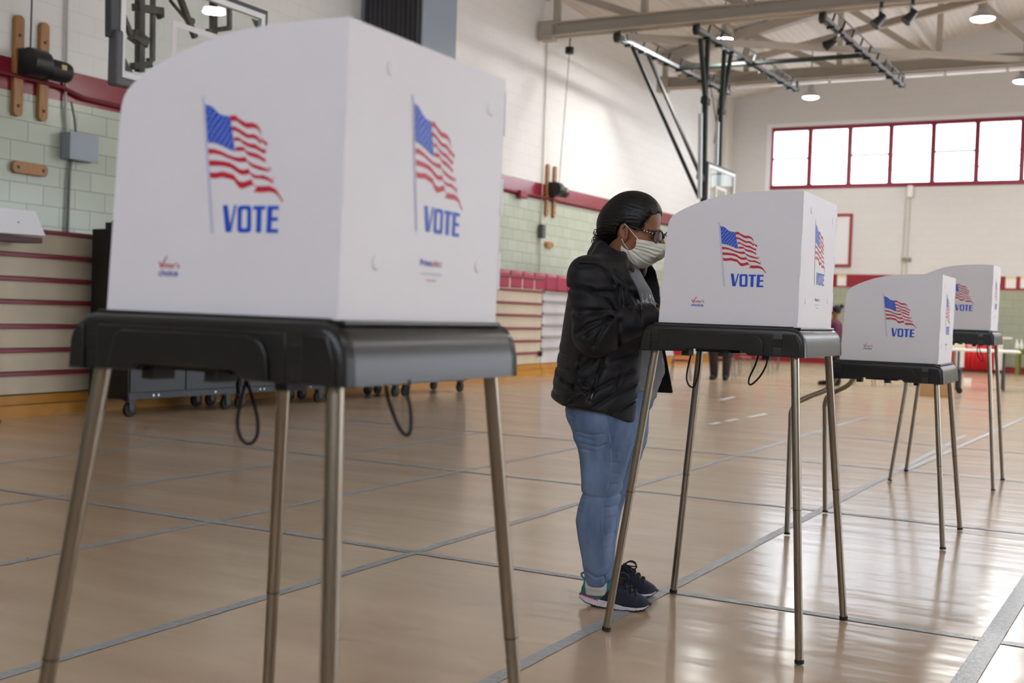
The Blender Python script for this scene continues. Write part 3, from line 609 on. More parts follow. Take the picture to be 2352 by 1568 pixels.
# --- near folded hoop with glass backboard
def backboard(label, x, ya, yb, z0, z1, pad=True, fr=.05):
    t = thing('basketball_hoop', label, 'basketball hoop', (x, ya, z0), 0, 'hanging basketball hoops'); L, H = yb-ya, z1-z0
    m = MB(); m.b2((-.012, .03, .03), (0, L-.03, H-.03)); m.build('glass_board', board_glass, t)
    m = MB()
    for a, b in (((0, 0), (L, fr)), ((0, H-fr), (L, H)), ((0, fr), (fr, H-fr)), ((L-fr, fr), (L, H-fr))): m.b2((-.03, a[0], a[1]), (.012, b[0], b[1]))
    m.build('white_frame', mat('white_frame_enamel', 'e4e6e8', .4), t)
    m = MB(); e = .045
    for a, b in (((-e, -e), (L+e, 0)), ((-e, H), (L+e, H+e)), ((-e, 0), (0, H)), ((L, 0), (L+e, H))): m.b2((-.05, a[0], a[1]), (.0, b[0], b[1]))
    m.build('steel_edge', mat('dark_grey_edge', '3c3d41', .5), t)
    m = MB()
    for sg, y0_ in ((1, fr+.02), (-1, L-fr-.02)):
        for z_, zz in ((fr+.02, 1), (H-fr-.02, -1)): m.prism([(y0_, z_), (y0_+sg*.09, z_), (y0_, z_+zz*.11)], lambda p, q, d: (d, p, q), -.02, -.013)
    m.build('corner_gusset', black_metal, t)
    yc = L/2; m = MB()
    for a, b in (((yc-.3, .2), (yc-.25, .55)), ((yc+.25, .2), (yc+.3, .55)), ((yc-.3, .55), (yc+.3, .6)), ((yc-.3, .15), (yc+.3, .2))): m.b2((.001, a[0], a[1]), (.003, b[0], b[1]))
    m.build('target_square', mat('white_target', 'dedadb', .5), t)
    if pad:
        m = MB(); m.b2((-.055, -.07, -.075), (.05, L+.07, .0)); m.b2((-.057, -.075, -.078), (.052, -.0, .37)); m.b2((-.057, L, -.078), (.052, L+.075, .37))
        m.build('edge_pad', mat('grey_foam_pad', '5c5c60', .6), t, bevel=.02, bseg=3, smooth=True)
    rim = MB(); rim.tube([(.38+.225*math.cos(k*.2618), yc+.225*math.sin(k*.2618), .12) for k in range(24)], .009, 8, closed=True); rim.b2((0, yc-.06, .05), (.16, yc+.06, .17)); rim.build('rim', mat('orange_rim', 'd2551f', .4), t)
    return t
board_glass = glass_mat('backboard_glass', (.94, .97, .96), .06)
nx = -7.3644; hb = backboard('glass backboard hoop folded beside the near wall behind the first booth', nx, 6.70, 8.45, 2.93, 3.86)
ho = Vector((nx, 6.70, 2.93))
def hp(px, py, back): p = at_x(px, py, nx-back); return Vector([float(v) for v in p])-ho
def hbar(name, a, b, w, back, m_=black_metal):
    m = MB(); m.bar(hp(*a, back), hp(*b, back), w); return m.build(name, m_, hb)
ext = lambda p, q, k: (p[0]+(p[0]-q[0])*k, p[1]+(p[1]-q[1])*k)
hbar('mast', (322, -260), (321, 165), .062, .3); hbar('mast', (353, -260), (350, 140), .036, .34, mat('charcoal_tube', '3b4145', .45)); hbar('mast', (492, -260), (490, 82), .055, .3); hbar('mast', (526, -260), (527, 64), .036, .34, mat('charcoal_tube', '3b4145', .45))
hbar('brace', (277, 22), (300, 80), .04, .2); hbar('brace', ext((412, -2), (440, 55), 2), (436, 46), .028, .25); hbar('brace', ext((415, -2), (448, 85), 2), (448, 87), .045, .2)
hbar('brace', (390, 0), (425, 42), .022, .22); hbar('cross_bracket', (308, 16), (372, 26), .06, .32); hbar('cross_bracket', (303, 78), (334, 100), .09, .3); hbar('cross_bracket', (304, 152), (345, 148), .06, .3); hbar('cross_bracket', (476, 72), (528, 64), .045, .3)
hbar('clamp', (362, 22), (370, 42), .05, .34); hbar('clamp', (428, 42), (444, 50), .045, .24); hbar('clamp', (340, 140), (347, 138), .045, .3)
hbar('side_rail', (256, -150), (256, 85), .07, .03, mat('dark_grey_edge', '3c3d41', .5))
# --- far hanging hoop
fx = -6.65; fb = backboard('white framed hoop hanging on dark struts above the middle booth', fx, 19.35, 20.85, 2.9, 3.83, False)
fo = Vector((fx, 19.35, 2.9)); dk = mat('dark_green_strut', '1c2623', .6)
def V(p): return Vector([float(v) for v in p])
def fbar(name, a, b, w, m_=dk): m = MB(); m.bar(V(a)-fo, V(b)-fo, w); return m.build(name, m_, fb)
mx = -6.85
fbar('mast', at_x(1609, 88, mx), at_x(1620, 232, mx), .07); fbar('mast', at_x(1626, 92, mx), at_x(1620, 232, mx), .07); fbar('mast', at_x(1620, 230, mx), at_x(1614, 520, mx), .085)
fbar('mast', at_x(1664, 115, mx), at_x(1656, 262, mx), .07); fbar('mast', at_x(1679, 125, mx), at_x(1656, 262, mx), .07); fbar('mast', at_x(1656, 255, mx), at_x(1651, 430, mx), .07)
fbar('clamp', at_x(1617, 228, mx), at_x(1624, 236, mx), .12); fbar('clamp', at_x(1653, 255, mx), at_x(1661, 258, mx), .1)
rx = -8.33
fbar('brace', at_x(1450, 103, rx), at_x(1606, 455, mx-.1), .06); fbar('brace', at_x(1489, 128, rx), at_x(1611, 408, mx-.05), .05)
fbar('stay_wire', at_x(1660, 150, mx), at_x(1640, 330, mx), .012); fbar('stay_wire', at_x(1625, 150, mx), at_x(1648, 300, mx), .012)
fbar('clamp', at_x(1606, 402, mx), at_x(1612, 412, mx), .1); fbar('mast', at_x(1609, 260, mx+.15), at_x(1607, 455, mx+.15), .06, mat('pale_aluminium_tube', 'c6ccce', .4))
fbar('mast', at_x(1648, 280, mx+.15), at_x(1645, 385, mx+.15), .06, mat('pale_aluminium_tube', 'c6ccce', .4))
# --- three ladder rails between the trusses
silver = mat('galvanised_rail', '9a9fa5', .5, metal=.6)
for k, (a, b, lab) in enumerate((((1418, 86), (1672, 213), 'ladder rail nearest the left wall, carrying the hoop braces'), ((1600, 68), (1828, 207), 'ladder rail in the middle, carrying the hoop masts'), ((1890, 41), (2071, 197), 'ladder rail on the right, ending over the window'))):
    A, B = V(at_y(*a, 19.1)), V(at_y(*b, 25.1)); t = thing('ceiling_rail', 'dark '+lab, 'rail', A, 0, 'ceiling rails'); B = B-A; O = Vector((0, 0, 0)); q = Vector((.045, 0, 0)); u = Vector((.05, 0, .13))
    m = MB(); m.bar(O-q, B-q, .03, .06); m.build('side_channel', black_metal, t); m = MB(); m.bar(O+q, B+q, .03, .06); m.build('side_channel', silver, t)
    m = MB(); m.tube([B*.1+u*1.6, B*.97+u*1.2], .014, 6); m.build('guy_rod', black_metal, t)
    for j in range(9):
        f = .08+j*.105; m = MB(); m.bar(B*f-q*1.5-Vector((0, 0, .05)), B*f+q*1.5-Vector((0, 0, .05)), .04, .04); m.bar(B*f-Vector((0, 0, .05)), B*f+u*1.5, .03); m.build('rail_clamp', black_metal, t)
    m = MB(); m.lathe([(.085, -.05), (.095, -.04), (.095, .04), (.085, .05)], (0, 0, 0), 'x', 18); m.bar(O, B*.06, .09, .1); m.build('pulley', black_metal, t, smooth=True)
    m = MB(); m.box(tuple(B), (.12, .12, .09)); m.build('end_stop', black_metal, t)
    m = MB(); m.tube([O+Vector((0, .1, .05)), Vector((0, .1, T1Z-A.z+.02))], .02, 6); m.build('hanger', black_metal, t)
    m = MB(); m.tube([B+Vector((0, .08, .05)), Vector((B.x, B.y+.08, T2Z-A.z+.02))], .02, 6); m.build('hanger', black_metal, t)
A, B = V(at_y(1562, 157, 22)), V(at_y(1985, 127, 22)); m = MB(); m.tube([Vector((0, 0, 0)), B-A], .045, 10); tag(m.build('cross_pipe', dk, loc=A, smooth=True), 'dark pipe crossing all three ceiling rails', 'pipe')
# --- stage spotlights
for (px, py), y, lab in (((1909, 98), 19.6, 'hanging by the rightmost rail'), ((2021, 45), 19.0, 'left of the pair under the near truss'), ((2093, 36), 19.0, 'right of the pair under the near truss')):
    p = V(at_y(px, py, y)); t = thing('spotlight', 'black spotlight '+lab, 'spotlight', p, 0, 'black spotlights')
    tilt = Vector((-.1, -.05, -.12)) if px > 2000 else Vector((-.12, .05, -.05))
    m = MB(); m.tube([-tilt*.6, tilt*.1, tilt*.8], [.05, .07, .095], 16); m.build('can', black_metal, t, smooth=True)
    m = MB(); top = Vector((.02, 0, T1Z-p.z+.02)) if px > 2000 else Vector((.18, 0, .22)); m.tube([(0, 0, 0), top*.5, top], .03, 8); m.build('yoke', black_metal, t)
    m = MB(); m.ball(tuple(top*.55), .045); m.build('clamp', mat('chrome_clamp', 'a8aaac', .3, metal=1), t, smooth=True)
# --- carts for the booths, parked along the bleacher
cart_side = mat('slate_grey_cart_panel', '30343c', .5); cart_end = mat('black_cart_end', '131211', .5)
def cart(label, s0, L, x0, ang):
    t = thing('storage_cart', label, 'storage cart', (x0, s0, 0), ang, 'tall storage carts along the bleacher'); D = .56
    m = MB(); m.b2((-D, 0, .17), (0, L, 1.78)); m.build('cart_body', cart_end, t, bevel=.006)
    for a, b in ((.02, L/2-.006), (L/2+.006, L-.02)):
        m = MB(); m.b2((.0, a, .235), (.014, b, 1.76)); d = m.build('door', cart_side, t, bevel=.004)
        m = MB(); y = b-.07 if a < .1 else a+.07; m.b2((.014, y-.012, .95), (.04, y+.012, 1.1)); m.build('door_handle', grey_metal, d)
    m = MB(); m.b2((0, .01, .17), (.01, L-.01, .228)); bt = m.build('bottom_rail', cart_side, t)
    for a in (.3, .36, L-.3): m = MB(); m.lathe([(.011, 0), (.011, .006)], (.01, a, .2), 'x', 10); m.build('rivet', mat('bright_rivet', 'b4b9be', .3, metal=1), bt)
    for x in (-.06, -D+.06):
        for y in (.08, L-.08):
            m = MB(); m.lathe([(.03, -.02), (.068, -.018), (.07, 0), (.068, .018), (.03, .02)], (x, y, .07), 'x' if y < .5 else 'x', 18); c = m.build('caster', rubber, t, smooth=True)
            m = MB(); m.b2((x-.032, y-.03, .06), (x-.026, y+.03, .165)); m.b2((x+.026, y-.03, .06), (x+.032, y+.03, .165)); m.b2((x-.045, y-.045, .155), (x+.045, y+.045, .172)); m.lathe([(.02, -.034), (.02, .034)], (x, y, .07), 'x', 10); m.build('caster_fork', black_metal, c)
    m = MB(); m.b2((-.3, -.012, 1.02), (-.16, 0, 1.07)); m.build('end_handle', black_flat, t)
ca = -math.atan2(.32, 5.7)
for k, s0 in enumerate((7.72, 9.16, 10.60, 12.04)): cart(['storage cart whose tall black end shows left of the first booth', 'second storage cart of the row, seen under the first booth tray', 'third storage cart of the row, seen between the first booth legs', 'far storage cart of the row, its corner caster right of the first booth'][k], s0, 1.40, -8.27+.056*(s0-7.72), ca)
t = thing('shoulder_bag', 'black bag slumped on top of the tall cart end', 'bag', (-8.38, 7.98, 1.80))
m = MB(); m.ball((0, 0, .09), .17, sc=(1.0, 1.3, .62)); m.ball((-.16, .05, .06), .1, sc=(1.1, 1.2, .6)); m.build('bag_body', mat('black_cloth', '141416', .8), t, smooth=True)
m = MB(); m.tube(smooth_path([(-.1, -.15, .08), (-.13, -.28, .03), (-.13, -.285, -.15), (-.09, -.29, -.25), (-.05, -.29, -.15), (-.03, -.28, .02), (.0, -.15, .08)]), .012, 8); m.build('strap', mat('black_cloth', '141416', .8), t, smooth=True)
m = MB(); m.b2((-.03, -.03, 0), (.03, .03, .06)); tag(m.build('cart_latch', black_flat, loc=(-8.62, 7.78, 1.781)), 'small black latch block on the corner of the tall cart', 'latch')
# ================================================================== FAR END OF THE HALL
# notices and fittings on the back wall
YB = Y1
def on_back(px, py): p = at_y(px, py, YB-.02); return float(p[0]), float(p[2])
x0, z1 = on_back(1830, 492); x1, z0 = on_back(1954, 613)
t = thing('framed_board', 'white board in a red frame on the back wall beside the middle booth', 'board', (x0, YB, z0))
m = MB(); m.b2((0, -.02, 0), (x1-x0, 0, z1-z0)); m.build('board', mat('white_board_sheet', 'e2e2e6', .4), t); m = MB(); W_, H_ = x1-x0, z1-z0
for a, b in (((0, 0), (W_, .07)), ((0, H_-.07), (W_, H_)), ((0, .07), (.07, H_-.07)), ((W_-.07, .07), (W_, H_-.07))): m.b2((a[0], -.045, a[1]), (b[0], 0, b[1]))
m.build('frame', mat('red_brown_frame', '9a2f2a', .45), t)
for k, (xa, xb) in enumerate(((1923, 1943), (2310, 2333), (2344, 2366))):
    a, zt = on_back(xa, 636 if k else 632); b, zb_ = on_back(xb, 662 if k else 656)
    t = thing('wall_notice', ['white notice on the red stripe right of the middle booth', 'white notice on the red stripe right of the farthest booth', 'white notice on the red stripe at the right picture edge'][k], 'notice', (a, YB-.004, zb_), 0, 'paper notices on the back wall')
    m = MB(); m.b2((0, -.003, 0), (b-a, 0, zt-zb_)); m.build('sheet', mat('white_paper', 'e8e6df', .6), t); m = MB(); m.b2((0, -.005, zt-zb_-.05), (b-a, 0, zt-zb_+.02)); m.build('tape_strip', mat('yellowed_tape', 'd8cf9c', .5), t)
x, z = on_back(2091, 440); m = MB(); m.box((0, -.06, 0), (.13, .12, .3)); tag(m.build('emergency_light', mat('white_casing', 'eeeae0', .4), loc=(x, YB, z), bevel=.02), 'small white box on the window sill line of the back wall', 'wall box')
pk = mat('wall_toned_conduit', 'c2beb0', .5)
for k, px in enumerate((2081, 2091)):
    xx, za = on_back(px, 455); _, zb_ = on_back(px, 640)
    pipe('conduit', ['left of the two painted conduits below the white box', 'right of the two painted conduits below the white box'][k], 'conduit', [(xx, YB-.014, za), (xx-.02, YB-.014, zb_)], .018, pk)
xx, zz = on_back(2083, 596); m = MB(); m.b2((-.12, -.05, -.05), (-.02, 0, .05)); m.b2((.02, -.05, -.05), (.1, 0, .05)); m.b2((-.02, -.03, -.02), (.02, 0, .02)); tag(m.build('outlet_box', mat('brown_outlet', '8d8774', .5), loc=(xx, YB, zz)), 'pair of small joined outlet boxes on the painted conduits', 'outlet')

# chairs
def chair_proto(name, label, cmat):
    t = thing(name, label, 'chair', (0, 0, 0), 0, 'red stacking chairs')
    m = MB(); m.prism(rrect(-.2, -.2, .2, .2, .06), lambda p, q, d: (p, q, d+.02*((q/.2)**2)), .43, .45); m.build('seat', cmat, t, bevel=.006, smooth=True)
    m = MB(); m.prism(rrect(-.2, .55, .2, .82, .06), lambda p, q, d: (p, d+(q-.55)*.2+.22-.12*(1-(p/.2)**2)*.3, q), 0, .014); m.build('backrest', cmat, t, smooth=True)
    for sx in (-1, 1):
        m = MB(); m.tube([(sx*.17, -.16, .43), (sx*.22, -.23, .0)], .011, 8); m.build('leg', grey_tube, t, smooth=True)
        m = MB(); m.tube([(sx*.17, .24, .72), (sx*.17, .18, .43), (sx*.21, .27, .0)], .011, 8); m.build('leg', grey_tube, t, smooth=True)
    m = MB(); m.tube([(-.17, -.16, .42), (.17, -.16, .42)], .01, 8); m.tube([(-.17, .16, .42), (.17, .16, .42)], .01, 8); m.tube([(-.17, -.16, .42), (-.17, .16, .42)], .01, 8); m.tube([(.17, -.16, .42), (.17, .16, .42)], .01, 8); m.build('seat_frame', grey_tube, t)
    return t
grey_tube = mat('grey_steel_tube', '5f6466', .4, metal=.5)
redp = mat('red_chair_plastic', 'b5202f', .35); pinkp = mat('dusty_red_chair_plastic', 'c0505a', .4)
c0 = chair_proto('stacking_chair', 'x', redp); firstc = [True]
def chair(px, py, rz, label, sc=.82):
    p = at_z(px, py); o = c0 if firstc[0] else dup(c0); firstc[0] = False
    o.location = (float(p[0]), float(p[1]), 0); o.rotation_euler.z = R(rz); o['label'] = label; o.scale = (sc, sc, sc); return o
chair(1563, 873, 205, "red stacking chair by the hem of the woman's open jacket")
chair(1700, 862, 160, 'stacking chair just right of the sitting person')
chair(1752, 856, 30, 'stacking chair below the right cord loop of the middle booth')
chair(1803, 852, 190, 'stacking chair nearest the red skirting behind the middle booth')
chair(1984, 884, 185, 'left of two stacking chairs under the lower booth tray'); chair(2062, 885, 175, 'right of two stacking chairs under the lower booth tray')
chair(2398, 897, 14, 'red chair cut by the right picture edge', .9)
# tables
def folding_table(label, x, y, L, D, H, top, legm, rz=0):
    t = thing('folding_table', label, 'table', (x, y, 0), rz, 'folding tables')
    m = MB(); m.b2((-L/2, -D/2, H-.045), (L/2, D/2, H)); m.build('tabletop', top, t, bevel=.012)
    for sx in (-1, 1):
        for sy in (-1, 1):
            m = MB(); m.tube(smooth_path([(sx*(L/2-.25), sy*(D/2-.3), H-.05), (sx*(L/2-.25), sy*(D/2-.27), H*.55), (sx*(L/2-.25), sy*(D/2-.06), .2), (sx*(L/2-.25), sy*(D/2-.05), 0.01)], 5), .02, 8); m.build('leg', legm, t, smooth=True)
        m = MB(); m.tube([(sx*(L/2-.25), -D/2+.25, H*.5), (sx*(L/2-.25), D/2-.25, H*.5)], .012, 8); m.build('stretcher', legm, t)
    return t
p = at_z(2262, 897); tx, ty = float(p[0]), float(p[1])
folding_table('white topped folding table behind the farthest booth', tx-.1, ty+.15, 1.25, .72, .73, mat('white_table_plastic', 'e6e6e0', .4), mat('grey_table_leg', '373c41', .45), R(8))
p = at_z(2345, 862); m_ol = mat('olive_painted_wood', '70752c', .5)
t = thing('wooden_table', 'olive green wooden table with two white bottles, at the right picture edge', 'table', (float(p[0])+.45, float(p[1])+.25, 0))
m = MB(); m.b2((-.6, -.35, .58), (.6, .35, .63)); m.build('tabletop', m_ol, t); m = MB(); m.b2((-.55, -.3, .5), (.55, .3, .58)); m.build('apron', m_ol, t)
for sx in (-1, 1):
    for sy in (-1, 1): m = MB(); m.b2((sx*.54-.035, sy*.29-.035, 0), (sx*.54+.035, sy*.29+.035, .5)); m.build('leg', m_ol, t)
tt = t.location.copy()
for k, px in enumerate((2336, 2346)):
    q = at_y(px, 788, tt.y-.1); b = thing('spray_bottle', ['left of the two white bottles on the olive table', 'right of the two white bottles on the olive table'][k], 'bottle', (float(q[0]), tt.y-.1, .63), 0, 'white bottles on the olive table')
    m = MB(); m.lathe([(.04, 0), (.045, .02), (.045, .1), (.02, .16), (.015, .19)], seg=16); m.build('bottle_body', mat('white_bottle', 'eceae4', .4), b, smooth=True)
    m = MB(); m.lathe([(.016, .185), (.016, .21), (.008, .23)], seg=12); m.b2((-.03, -.01, .205), (.015, .01, .225)); m.build('cap', mat('white_bottle', 'eceae4', .4), b)
# red draped table with white ends behind
p = at_y(2250, 850, 30.0); dx, dy = float(p[0]), 30.0
t = thing('draped_table', 'red draped table with white end panels behind the folding table', 'table', (dx, dy, 0), R(5))
m = MB(); m.b2((-.55, 0, .12), (-.36, .5, .9)); m.build('end_panel', mat('white_end_panel', 'dcd9d3', .5), t); m = MB(); m.b2((.32, 0, .1), (.5, .5, .9)); m.build('end_panel', mat('white_end_panel', 'dcd9d3', .5), t)
m = MB(); m.b2((-.7, -.05, .86), (.7, .55, .90)); m.build('tabletop', mat('white_table_plastic', 'e6e6e0', .4), t)
n = 24; vs = []; 
for z in (.08, .88):
    for k in range(n+1): x = -.36+.68*k/n; vs.append((x, .02+.012*math.sin(k*1.7), z))
m = MB(); m.add(vs, [(k, k+1, n+2+k, n+1+k) for k in range(n)]); o = m.build('red_cloth', mat('bright_red_cloth', 'c81820', .6), t, smooth=True, fix=False); sd = o.modifiers.new('s', 'SOLIDIFY'); sd.thickness = .01
m = MB(); m.b2((-.74, .1, .1), (-.62, .4, .75)); m.build('red_side_cloth', mat('bright_red_cloth', 'c81820', .6), t)
p = at_y(2262, 792, dy+.2); m = MB(); m.b2((-.32, -.12, 0), (.22, .12, .17)); tag(m.build('storage_bin', mat('bright_red_plastic', 'cf2026', .4), loc=(dx+.1, dy+.25, .901), bevel=.015), 'red bin standing on the draped table', 'bin')
m = MB(); m.b2((-.12, -.1, 0), (.12, .1, .12)); tag(m.build('carton', mat('cream_carton', 'd8cdb0', .6), loc=(tx-.52, ty+.25, .731), bevel=.004), 'cream carton at the left end of the white folding table', 'carton')
m = MB(); m.ball((0, 0, .06), .09, sc=(1, .8, .7)); tag(m.build('paper_bag', mat('pink_orange_bag', 'e4998c', .6), loc=(tx-.27, ty+.2, .731), smooth=True), 'pinkish bag beside the cream carton on the folding table', 'bag')
p = at_z(2148, 911); m = MB(); m.b2((-.24, 0, 0), (.24, .35, .3)); tag(m.build('cardboard_box', mat('brown_cardboard', 'b08d64', .7), loc=(float(p[0]), float(p[1]), 0), bevel=.003), 'brown cardboard box on the floor behind the lower booth', 'box')
p = at_z(2190, 903); t = thing('rolling_bag', 'black rolling bag on the floor beside the folding table', 'bag', (float(p[0]), float(p[1])+.1, 0))
m = MB(); m.b2((-.1, -.1, .05), (.1, .1, .42)); m.build('bag_body', black_flat, t, bevel=.03); m = MB(); m.lathe([(.05, -.015), (.05, .015)], (.09, -.1, .05), 'y', 14); m.build('wheel', rubber, t); m = MB(); m.lathe([(.05, -.015), (.05, .015)], (-.09, -.1, .05), 'y', 14); m.build('wheel', rubber, t)
p = at_z(2222, 880); m = MB(); m.b2((-.06, -.05, 0), (.06, .05, .1)); tag(m.build('paper_pack', mat('white_paper', 'e8e6df', .6), loc=(float(p[0]), float(p[1]), 0)), 'small white pack on the floor under the folding table', 'pack')
# ================================================================== PEOPLE (sculpted as distance fields, meshed with surface nets)
def snet(sdf, lo, hi, h, B=8):
    lo = np.array(lo, float); hi = np.array(hi, float); nb = np.ceil((hi-lo)/(h*B)).astype(int); n = nb*B+1
    D = np.ones(tuple(n), np.float32)
    ax = [lo[k]+(np.arange(nb[k])+.5)*h*B for k in range(3)]
    cc = np.stack(np.meshgrid(*ax, indexing='ij'), -1).reshape(-1, 3); cd = sdf(cc).reshape(tuple(nb))
    act = np.abs(cd) < h*B*1.25+.012
    full = np.repeat(np.repeat(np.repeat(np.sign(cd), B, 0), B, 1), B, 2); D[:-1, :-1, :-1] = full*h*3; D[D == 0] = 1
    loc = np.stack(np.meshgrid(*[np.arange(B+1)]*3, indexing='ij'), -1).reshape(-1, 3)
    ids = np.argwhere(act)
    for c in range(0, len(ids), 400):
        blk = ids[c:c+400]; I = (blk[:, None, :]*B+loc[None]).reshape(-1, 3); v = sdf(lo+I*h); D[I[:, 0], I[:, 1], I[:, 2]] = v
    D[0] = D[-1] = abs(h); D[:, 0] = D[:, -1] = abs(h); D[:, :, 0] = D[:, :, -1] = abs(h)
    s = D < 0; nx, ny, nz = D.shape
    cor = [(i, j, k) for i in (0, 1) for j in (0, 1) for k in (0, 1)]
    cnt = sum(s[i:nx-1+i, j:ny-1+j, k:nz-1+k].astype(np.int8) for i, j, k in cor); cell = (cnt > 0) & (cnt < 8); ci = np.argwhere(cell)
    idx = -np.ones(cell.shape, np.int64); idx[cell] = np.arange(len(ci))
    cv = np.stack([D[ci[:, 0]+i, ci[:, 1]+j, ci[:, 2]+k] for i, j, k in cor], 1); acc = np.zeros((len(ci), 3)); m = np.zeros(len(ci))
    for a in range(8):
        for b in range(a+1, 8):
            if sum(x != y for x, y in zip(cor[a], cor[b])) != 1: continue
            va, vb = cv[:, a], cv[:, b]; x = (va < 0) != (vb < 0); t = np.where(x, va/np.where(x, va-vb, 1), 0)
            acc += np.where(x[:, None], np.array(cor[a])+t[:, None]*(np.array(cor[b])-np.array(cor[a])), 0); m += x
    V_ = lo+(ci+acc/m[:, None])*h; Q = []
    for ax_ in range(3):
        o = [k for k in range(3) if k != ax_]; sl = [slice(0, n-1) for n in D.shape]
        a = s; b = np.roll(s, -1, ax_); x = a != b; x = x.copy(); idxs = [slice(None)]*3; idxs[ax_] = -1; x[tuple(idxs)] = False
        e = np.argwhere(x); e = e[(e[:, o[0]] > 0) & (e[:, o[1]] > 0) & (e[:, o[0]] < cell.shape[o[0]]) & (e[:, o[1]] < cell.shape[o[1]])]
        def cid(d0, d1): q = e.copy(); q[:, o[0]] -= d0; q[:, o[1]] -= d1; return idx[q[:, 0], q[:, 1], q[:, 2]]
        q = np.stack([cid(0, 0), cid(1, 0), cid(1, 1), cid(0, 1)], 1); ins = s[e[:, 0], e[:, 1], e[:, 2]]
        flip = ins if ax_ != 1 else ~ins; q[flip] = q[flip][:, ::-1]; Q.append(q)
    Q = np.concatenate(Q); Q = Q[(Q >= 0).all(1)]; return V_, Q[:, ::-1]
def sdf_mesh(name, sdf, lo, hi, h, mats, parent=None, mfun=None, smooth_it=0):
    V_, Q = snet(sdf, lo, hi, h); me = bpy.data.meshes.new(name); me.vertices.add(len(V_)); me.loops.add(len(Q)*4); me.polygons.add(len(Q))
    for _ in range(smooth_it):
        acc = np.zeros_like(V_); c = np.zeros(len(V_))
        for a, b in ((0, 1), (1, 2), (2, 3), (3, 0)):
            for p, q in ((Q[:, a], Q[:, b]), (Q[:, b], Q[:, a])): np.add.at(acc, p, V_[q]); np.add.at(c, p, 1)
        V_ = .5*V_+.5*acc/np.maximum(c, 1)[:, None]
    me.vertices.foreach_set('co', V_.astype(np.float32).ravel()); me.loops.foreach_set('vertex_index', Q.astype(np.int32).ravel())
    me.polygons.foreach_set('loop_start', np.arange(0, len(Q)*4, 4, dtype=np.int32)); me.polygons.foreach_set('use_smooth', np.ones(len(Q), bool))
    mats = mats if isinstance(mats, list) else [mats]
    for m in mats: me.materials.append(m)
    if mfun is not None: me.polygons.foreach_set('material_index', mfun(V_[Q].mean(1)).astype(np.int32))
    me.update(calc_edges=True); me.validate(); o = bpy.data.objects.new(name, me); C.objects.link(o)
    if parent: o.parent = parent
    return o
def smin(a, b, k): h = np.maximum(k-np.abs(a-b), 0)/k; return np.minimum(a, b)-h*h*k/4
def smax(a, b, k): return -smin(-a, -b, k)
def ell(P, c, r, M3=None):
    q = P-np.array(c); q = q if M3 is None else q@M3; r = np.array(r); k0 = np.linalg.norm(q/r, axis=1); k1 = np.linalg.norm(q/(r*r), axis=1)+1e-9; return k0*(k0-1)/k1
def cone(P, a, b, ra, rb):
    a = np.array(a, float); b = np.array(b, float); d = b-a; t = np.clip((P-a)@d/(d@d), 0, 1); return np.linalg.norm(P-a-t[:, None]*d, axis=1)-(ra+(rb-ra)*t)
def chain(P, pts, rs, k=.02):
    d = None
    for i in range(len(pts)-1): c = cone(P, pts[i], pts[i+1], rs[i], rs[i+1]); d = c if d is None else smin(d, c, k)
    return d
def seg2(x, z, poly):
    d = np.full(len(x), 9.)
    for (a, b), (c, e) in zip(poly, poly[1:]):
        dx, dz = c-a, e-b; t = np.clip(((x-a)*dx+(z-b)*dz)/(dx*dx+dz*dz+1e-12), 0, 1); d = np.minimum(d, np.hypot(x-a-t*dx, z-b-t*dz))
    return d
def poly2(x, z, poly):
    d = seg2(x, z, poly+[poly[0]]); ins = np.zeros(len(x), bool); n = len(poly)
    for i in range(n):
        (x0, z0), (x1, z1) = poly[i], poly[(i+1) % n]; c = ((z0 > z) != (z1 > z)) & (x < (x1-x0)*(z-z0)/((z1-z0) if z1 != z0 else 1e-9)+x0); ins ^= c
    return np.where(ins, -d, d)
def loft(P, rows, sm=True):
    """rows: (z, cx, cy, rx, ry) from top to bottom"""
    r = np.array(sorted(rows)); z = np.clip(P[:, 2], r[0, 0], r[-1, 0]); c = [np.interp(z, r[:, 0], r[:, k]) for k in (1, 2, 3, 4)]
    x = (P[:, 0]-c[0]); y = (P[:, 1]-c[1]); k0 = np.sqrt((x/c[2])**2+(y/c[3])**2); k1 = np.sqrt((x/c[2]**2)**2+(y/c[3]**2)**2)+1e-6
    return np.maximum(k0*(k0-1)/k1, np.maximum(P[:, 2]-r[-1, 0], r[0, 0]-P[:, 2]))
# ---- the woman: x runs to the right of the picture, y away from the camera
PO = np.array([-1.655, 4.02, 0.]); PE = np.array([.9247, .3807, 0.]); PD = np.array([-.3807, .9247, 0.])
def PL(px, py, dep):
    d = ray(px, py); t = (PD@PO+dep-PD@EYE)/(PD@d); p = EYE+t*d; return np.array([(p-PO)@PE, dep, p[2]])
def XZ(px, py, dep): p = PL(px, py, dep); return float(p[0]), float(p[2])
yc = .12; skin = mat('brown_skin', '8d5c41', .42, spec=.35, noise=.06, nscale=12); AY = R(26)
H0 = PL(1454, 505, yc)
def hd(px, py, s=0.0):
    """picture point on the head's plane offset s sideways -> head coordinates (h forward, s, z)"""
    h = 0.
    for _ in range(4): p = PL(px, py, yc-h*math.sin(AY)+s*math.cos(AY)); h = (p[0]-H0[0]-s*math.sin(AY))/math.cos(AY)
    return np.array([h, s, p[2]-H0[2]])
def to_head(P):
    q = P-H0; return np.stack([q[:, 0]*math.cos(AY)-q[:, 1]*math.sin(AY), q[:, 0]*math.sin(AY)+q[:, 1]*math.cos(AY), q[:, 2]], 1)
def from_head(q): q = np.atleast_2d(q); return np.stack([q[:, 0]*math.cos(AY)+q[:, 1]*math.sin(AY), -q[:, 0]*math.sin(AY)+q[:, 1]*math.cos(AY), q[:, 2]], 1)+H0
CRAN = ((0, 0, 0.002), (.112, .084, .097))
chin = hd(1474, 590)
